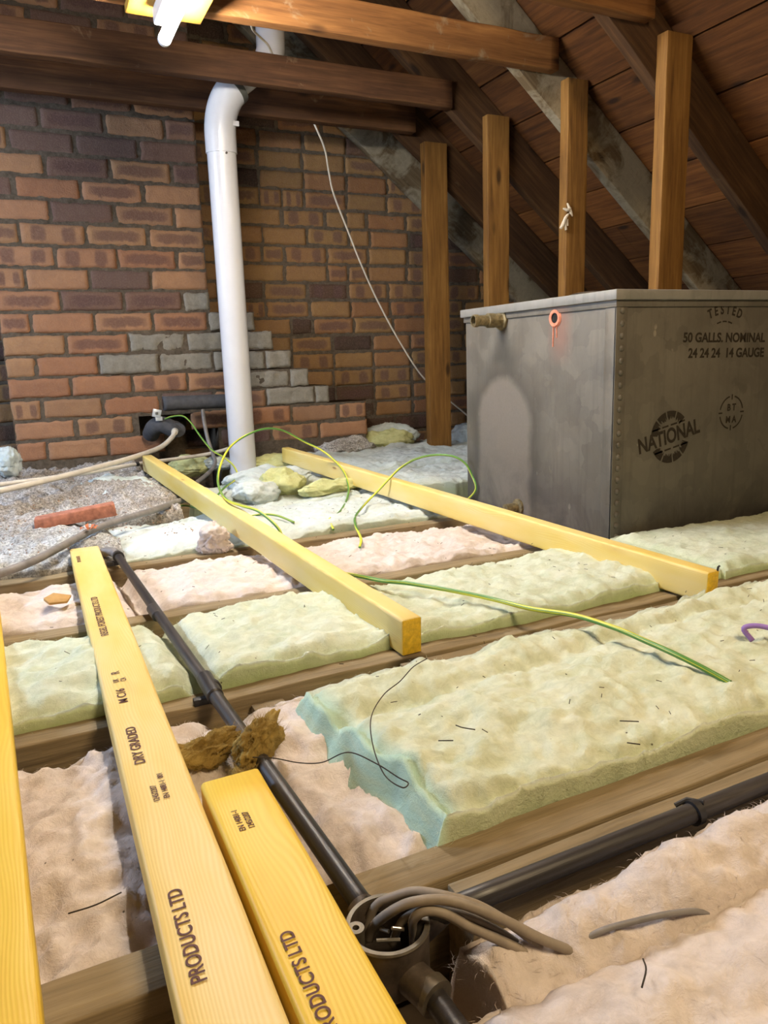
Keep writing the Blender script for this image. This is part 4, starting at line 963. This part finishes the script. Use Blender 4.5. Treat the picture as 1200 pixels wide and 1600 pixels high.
EC = [(-0.50, 0.457, 0.014), (-0.44, 0.589, 0.012), (-0.34, 0.722, 0.022), (-0.3, 0.733, 0.047), (-0.27, 0.716, 0.083), (-0.22, 0.726, 0.115), (-0.16, 0.727, 0.14), (-0.1, 0.706, 0.15), (-0.06, 0.659, 0.147), (-0.03, 0.634, 0.124), (-0.014, 0.621, 0.086), (-0.012, 0.60, 0.042)]
earth([(-0.587, 0.233, 0.012), (-0.56, 0.285, 0.020)] + EC + [(-0.014, 0.655, -0.005)], 0.0035, 'green and yellow wire arching over the right batten to the side of the tank')
tag(cable('earth_wire', [(-0.70, 0.07, 0.004), (-0.705, -0.03, 0.024), (-0.684, -0.105, 0.030), (-0.648, -0.148, 0.030), (-0.589, -0.243, 0.028), (-0.556, -0.306, 0.026), (-0.533, -0.385, 0.028), (-0.506, -0.468, 0.036), (-0.498, -0.551, 0.040), (-0.497, -0.618, 0.040), (-0.492, -0.685, 0.036), (-0.47, -0.74, 0.018), (-0.44, -0.79, -0.01)], 0.0042, M['earth'], sub=10, n=12), 'green and yellow wire running from the left batten across the front green insulation', 'wire')
tag(cable('earth_wire', [(-0.90, 1.10, 0.0), (-0.885, 1.05, 0.012), (-0.86, 1.03, 0.018), (-0.83, 1.00, 0.012), (-0.80, 0.96, 0.0)], 0.0032, M['earth'], sub=8), 'short bend of green and yellow wire in the dark hole by the left batten', 'wire')
tag(cable('earth_wire', [(-0.735, 0.72, 0.02), (-0.70, 0.68, 0.030), (-0.665, 0.645, 0.028), (-0.63, 0.60, 0.012)], 0.0032, M['earth'], sub=8), 'short length of green and yellow wire on the aqua insulation beside the left batten', 'wire')
# white water pipes
def wpipe(pts, r, label): return tag(cable('water_pipe', pts, r, M['white_cable'], sub=10, n=16), label, 'pipe', None)
a = wpipe([(-0.714, 1.90, 0.190), (-0.725, 1.87, 0.182), (-0.743, 1.84, 0.164), (-0.806, 1.76, 0.136), (-0.93, 1.6, 0.124), (-1.084, 1.45, 0.114), (-1.249, 1.3, 0.106), (-1.42, 1.17, 0.10), (-1.7, 1.0, 0.09)], 0.0100, 'upper cream plastic pipe coming from the grey elbow in the chimney hole')
b = MB(); b.tube([(-0.711, 1.915, 0.191), (-0.722, 1.875, 0.184)], 0.0140, 18); q = b.build('compression_nut', M['white_cable'], a)
a = wpipe([(-0.44, 1.90, 0.100), (-0.579, 1.87, 0.080), (-0.726, 1.83, 0.075), (-0.90, 1.71, 0.083), (-1.041, 1.62, 0.082), (-1.149, 1.53, 0.086), (-1.299, 1.43, 0.092), (-1.45, 1.36, 0.094), (-1.75, 1.15, 0.09)], 0.0078, 'lower thinner cream plastic pipe passing behind the batten end')
b = MB(); b.tube([(-0.905, 1.707, 0.083), (-0.918, 1.699, 0.083)], 0.0095, 14); b.build('tie', M['black'], a)
# grey foam pipe, elbow, clamp
a = cable('lagged_pipe', [(-0.749, 1.93, 0.306), (-0.62, 1.93, 0.304), (-0.40, 1.93, 0.300)], 0.0310, M['grey_foam'], n=28); tag(a, 'short thick grey foam-lagged pipe sticking out behind the white pipe', 'pipe')
b = MB(); b.tube([(-0.7495, 1.93, 0.306), (-0.752, 1.93, 0.306)], 0.019, 20); b.build('dark_bore', M['black'], a)
t = empty('pipe_elbow', (-0.75, 1.95, 0.2)); tag(t, 'grey foam-wrapped pipe elbow at the mouth of the chimney hole', 'pipe fitting')
b = MB(); b.tube(rel(t, catmull([(-0.800, 2.02, 0.17), (-0.79, 1.96, 0.205), (-0.76, 1.94, 0.215), (-0.725, 1.93, 0.198), (-0.700, 1.93, 0.178)], 6)), 0.036, 22); b.build('foam_wrap', M['grey_foam'], t)
b = MB(); b.tube(rel(t, [(-0.700, 1.965, 0.195), (-0.700, 1.905, 0.19)]), 0.031, 22); b.build('foam_wrap', M['grey_foam'], t)
t = empty('earth_clamp', (-0.785, 1.90, 0.265)); tag(t, 'small pale metal earthing clamp tag on top of the grey elbow', 'clamp')
b = MB(); b.box((-0.018, -0.004, -0.014), (0.018, 0.002, 0.020)); o = b.build('tag_plate', M['clampmetal'], t, bevel=0.002); o.rotation_euler = (0, 0.25, 0)
b = MB(); b.box((-0.006, -0.007, -0.003), (0.006, -0.004, 0.008)); b.build('clamp_screw', M['seal'], t, bevel=0.001)
b = MB(); b.box((-0.006, -0.001, -0.030), (0.022, 0.004, -0.012)); b.build('clamp_strap', M['clampmetal'], t, bevel=0.001)
tag(cable('thin_pipe', [(-0.583, 1.93, 0.285), (-0.580, 1.92, 0.2), (-0.574, 1.9, 0.13), (-0.568, 1.86, 0.075), (-0.575, 1.80, 0.045), (-0.62, 1.72, 0.02), (-0.70, 1.6, 0.0)], 0.0085, M['grey_cable'], sub=10, n=14), 'thin grey pipe dropping from the foam-lagged pipe to the floor', 'pipe')
tag(cable('grey_cable', [(-0.80, 1.16, 0.0), (-0.842, 1.094, 0.025), (-0.955, 0.901, 0.042), (-1.044, 0.791, 0.048), (-1.12, 0.724, 0.048), (-1.174, 0.667, 0.045), (-1.243, 0.56, 0.040), (-1.317, 0.465, 0.032), (-1.40, 0.40, 0.026), (-1.55, 0.30, 0.02)], 0.0098, M['grey_cable'], sub=10, n=14), 'thick grey cable lying across the debris from the dark hole to the left edge', 'cable')
tag(cable('white_cable', [(-0.03, 1.86, 1.50), (-0.007, 1.845, 1.441), (0.04, 1.88, 1.372), (0.082, 1.95, 1.298), (0.123, 2.0, 1.215), (0.212, 2.05, 1.057), (0.286, 2.08, 0.915), (0.376, 2.1, 0.749), (0.486, 2.1, 0.558), (0.62, 2.10, 0.367), (0.766, 2.10, 0.243), (0.878, 2.10, 0.157), (0.98, 2.10, 0.07)], 0.0042, M['white_cable'], sub=10), 'thin white cable hanging down across the back brick wall', 'cable')
tag(cable('white_cable', [(-0.62, 0.93, 1.46), (-0.546, 1.0, 1.476), (-0.47, 1.20, 1.530), (-0.40, 1.34, 1.567), (-0.355, 1.40, 1.571), (-0.31, 1.47, 1.555), (-0.29, 1.5, 1.52)], 0.004, M['white_cable'], sub=8), 'short pale cable slanting between the two upper collar ties near the lamp', 'cable')

# ------------------------------------------------------------ loose bits
def brick_piece():
    b = MB(); v = [(0, 0, 0), (0.225, 0.012, 0.0), (0.232, 0.06, 0.0), (0.008, 0.055, 0.0), (0.002, 0.008, 0.030), (0.222, 0.016, 0.038), (0.228, 0.055, 0.036), (0.012, 0.050, 0.028)]
    b.add(v, [(0, 3, 2, 1), (4, 5, 6, 7), (0, 1, 5, 4), (1, 2, 6, 5), (2, 3, 7, 6), (3, 0, 4, 7)]); o = b.build('brick_fragment', M['terracotta'], bevel=0.004)
    o.location = (-1.305, 0.825, 0.032); o.rotation_euler = (0.1, -0.03, 0.12); tag(o, 'long split piece of terracotta brick on the grey debris', 'brick')
brick_piece()
b = MB(); b.add([(0, 0, 0), (0.034, 0.004, 0), (0.046, 0.034, 0.004), (0.016, 0.062, 0.004), (-0.006, 0.036, 0), (0, 0, 0.005), (0.034, 0.004, 0.005), (0.046, 0.034, 0.009), (0.016, 0.062, 0.009), (-0.006, 0.036, 0.006)],
               [(4, 3, 2, 1, 0), (5, 6, 7, 8, 9), (0, 1, 6, 5), (1, 2, 7, 6), (2, 3, 8, 7), (3, 4, 9, 8), (4, 0, 5, 9)])
o = b.build('card_scrap', M['card'], bevel=0.001); o.location = (-1.292, 0.17, 0.008); o.rotation_euler = (0, 0.12, 0.1); tag(o, 'ochre brown scrap on the pinkish insulation left of the middle plank', 'scrap')
o = cable('plastic_strip', [(-0.325, -0.665, 0.022), (-0.333, -0.655, 0.040), (-0.318, -0.67, 0.046), (-0.295, -0.70, 0.040)], 0.004, M['purple'], sub=6); tag(o, 'small curled purple plastic strip near the right edge', 'scrap')
tag(cable('thin_wire', [(-1.10, -0.615, 0.020), (-1.075, -0.620, 0.014), (-1.052, -0.640, 0.012), (-1.033, -0.665, 0.020), (-1.015, -0.70, 0.045), (-1.000, -0.740, 0.048), (-0.990, -0.772, 0.046), (-0.985, -0.785, 0.045), (-0.995, -0.790, 0.046), (-1.000, -0.76, 0.046), (-0.985, -0.70, 0.046), (-0.958, -0.638, 0.045), (-0.919, -0.592, 0.045), (-0.881, -0.563, 0.043), (-0.846, -0.535, 0.045), (-0.815, -0.519, 0.045)], 0.0007, M['twig'], sub=8, n=6), 'fine dark wire curling over the teal cut end of the green insulation', 'wire')
def twig(pts, label, r=0.0007): tag(cable('twig', pts, r, M['twig'], sub=4, n=6), label, 'twig')
twig([(-0.915, -1.035, 0.012), (-0.922, -1.045, 0.014), (-0.935, -1.054, 0.012)], 'dark twig standing out on the front right pinkish insulation')
twig([(-1.308, -0.742, -0.010), (-1.285, -0.745, -0.008), (-1.262, -0.739, -0.008)], 'long thin twig on pinkish insulation between the two left planks')
twig([(-0.912, -0.719, 0.040), (-0.897, -0.727, 0.040)], 'short straight dark twig near the middle of the big green batt')
twig([(-0.876, -0.698, 0.040), (-0.874, -0.71, 0.042), (-0.862, -0.718, 0.040)], 'bent dark twig on the big green batt')
twig([(-0.701, -0.781, 0.038), (-0.683, -0.793, 0.038)], 'dark twig nearest the joist on the big green batt')
twig([(-0.727, -0.82, 0.036), (-0.717, -0.83, 0.036)], 'tiny dark twig at the lower right of the big green batt')
t = empty('cobweb_tuft', (0.60, 0.935, 0.96)); tag(t, 'pale cobweb tuft stuck to the third post', 'cobweb')
b = MB(); rr = random.Random(4)
for p in ([(0.012, -0.003, 0.045), (0.022, -0.008, 0.020), (0.036, -0.004, 0.0)], [(-0.008, -0.004, 0.025), (0.010, -0.010, 0.020), (0.028, -0.006, 0.028)], [(0.018, -0.006, 0.008), (0.0, -0.008, -0.010), (-0.012, -0.004, -0.045)], [(0.0, -0.004, -0.02), (0.006, -0.006, -0.05)], [(-0.004, -0.004, -0.02), (-0.018, -0.004, -0.045)], [(0.01, -0.006, -0.012), (0.012, -0.005, -0.035)]):
    P = catmull(p, 5); b.tube(P, [0.0045 * (0.4 + math.sin(math.pi * (i + 0.5) / len(P))) for i in range(len(P))], 7)
o = b.build('strands', M['cobweb'], t)
lf = MB()
for k in range(7):
    a = k * 0.9; lf.add([(0.004 * math.cos(a), 0.004 * math.sin(a), 0), (0.022 * math.cos(a - 0.25), 0.02 * math.sin(a - 0.25), 0.008 + 0.003 * (k % 3)), (0.026 * math.cos(a), 0.026 * math.sin(a), 0.004), (0.020 * math.cos(a + 0.25), 0.02 * math.sin(a + 0.25), 0.010)], [(0, 1, 2, 3)])
o = lf.build('dry_leaf', M['orange_leaf'], smooth=False); o.location = (-1.175, 0.655, 0.052); tag(o, 'curled orange dry leaf by the grey cable at the far end of the middle plank', 'leaf')

def debris():
    """countless crumbs and chaff on the debris and insulation"""
    rr = random.Random(8); b = MB()
    def crumb(x, y, z, s):
        v = [(x + rr.uniform(-s, s), y + rr.uniform(-s, s), z + rr.uniform(0, s)) for _ in range(4)]; b.add(v, [(0, 1, 2), (0, 2, 3), (0, 3, 1), (1, 3, 2)])
    def h(x, y): return 0.024 + float(rub_h(np.array(x), np.array(y)))
    for _ in range(1100): x, y = rr.uniform(-1.45, -0.92), rr.uniform(0.56, 1.98); crumb(x, y, h(x, y) + 0.004, rr.uniform(0.0015, 0.006))
    return tag(b.build('debris_crumbs', M['crumb'], smooth=False), 'crumbs of mortar and dust scattered over the grey debris', 'debris', kind='stuff')
debris()
def chaff():
    rr = random.Random(9); b = MB()
    for (x0, x1, y0, y1, z, n) in ((-0.93, 0.4, -0.80, -0.44, 0.036, 60), (-1.3, 0.2, -0.32, 0.02, 0.024, 60), (-1.3, -0.1, 0.1, 0.45, 0.012, 50), (-1.0, -0.1, 0.53, 0.9, 0.018, 60), (-1.0, -0.2, -1.4, -1.04, 0.006, 14)):
        for _ in range(n):
            x, y, a, L = rr.uniform(x0, x1), rr.uniform(y0, y1), rr.uniform(0, 6.28), rr.uniform(0.002, 0.010)
            b.tube([(x, y, z), (x + L * math.cos(a), y + L * math.sin(a), z + rr.uniform(-0.002, 0.004))], 0.0005, 4)
    return tag(b.build('chaff', M['twig'], smooth=False), 'tiny dark straws and specks lying on the insulation', 'debris', kind='stuff')
chaff()
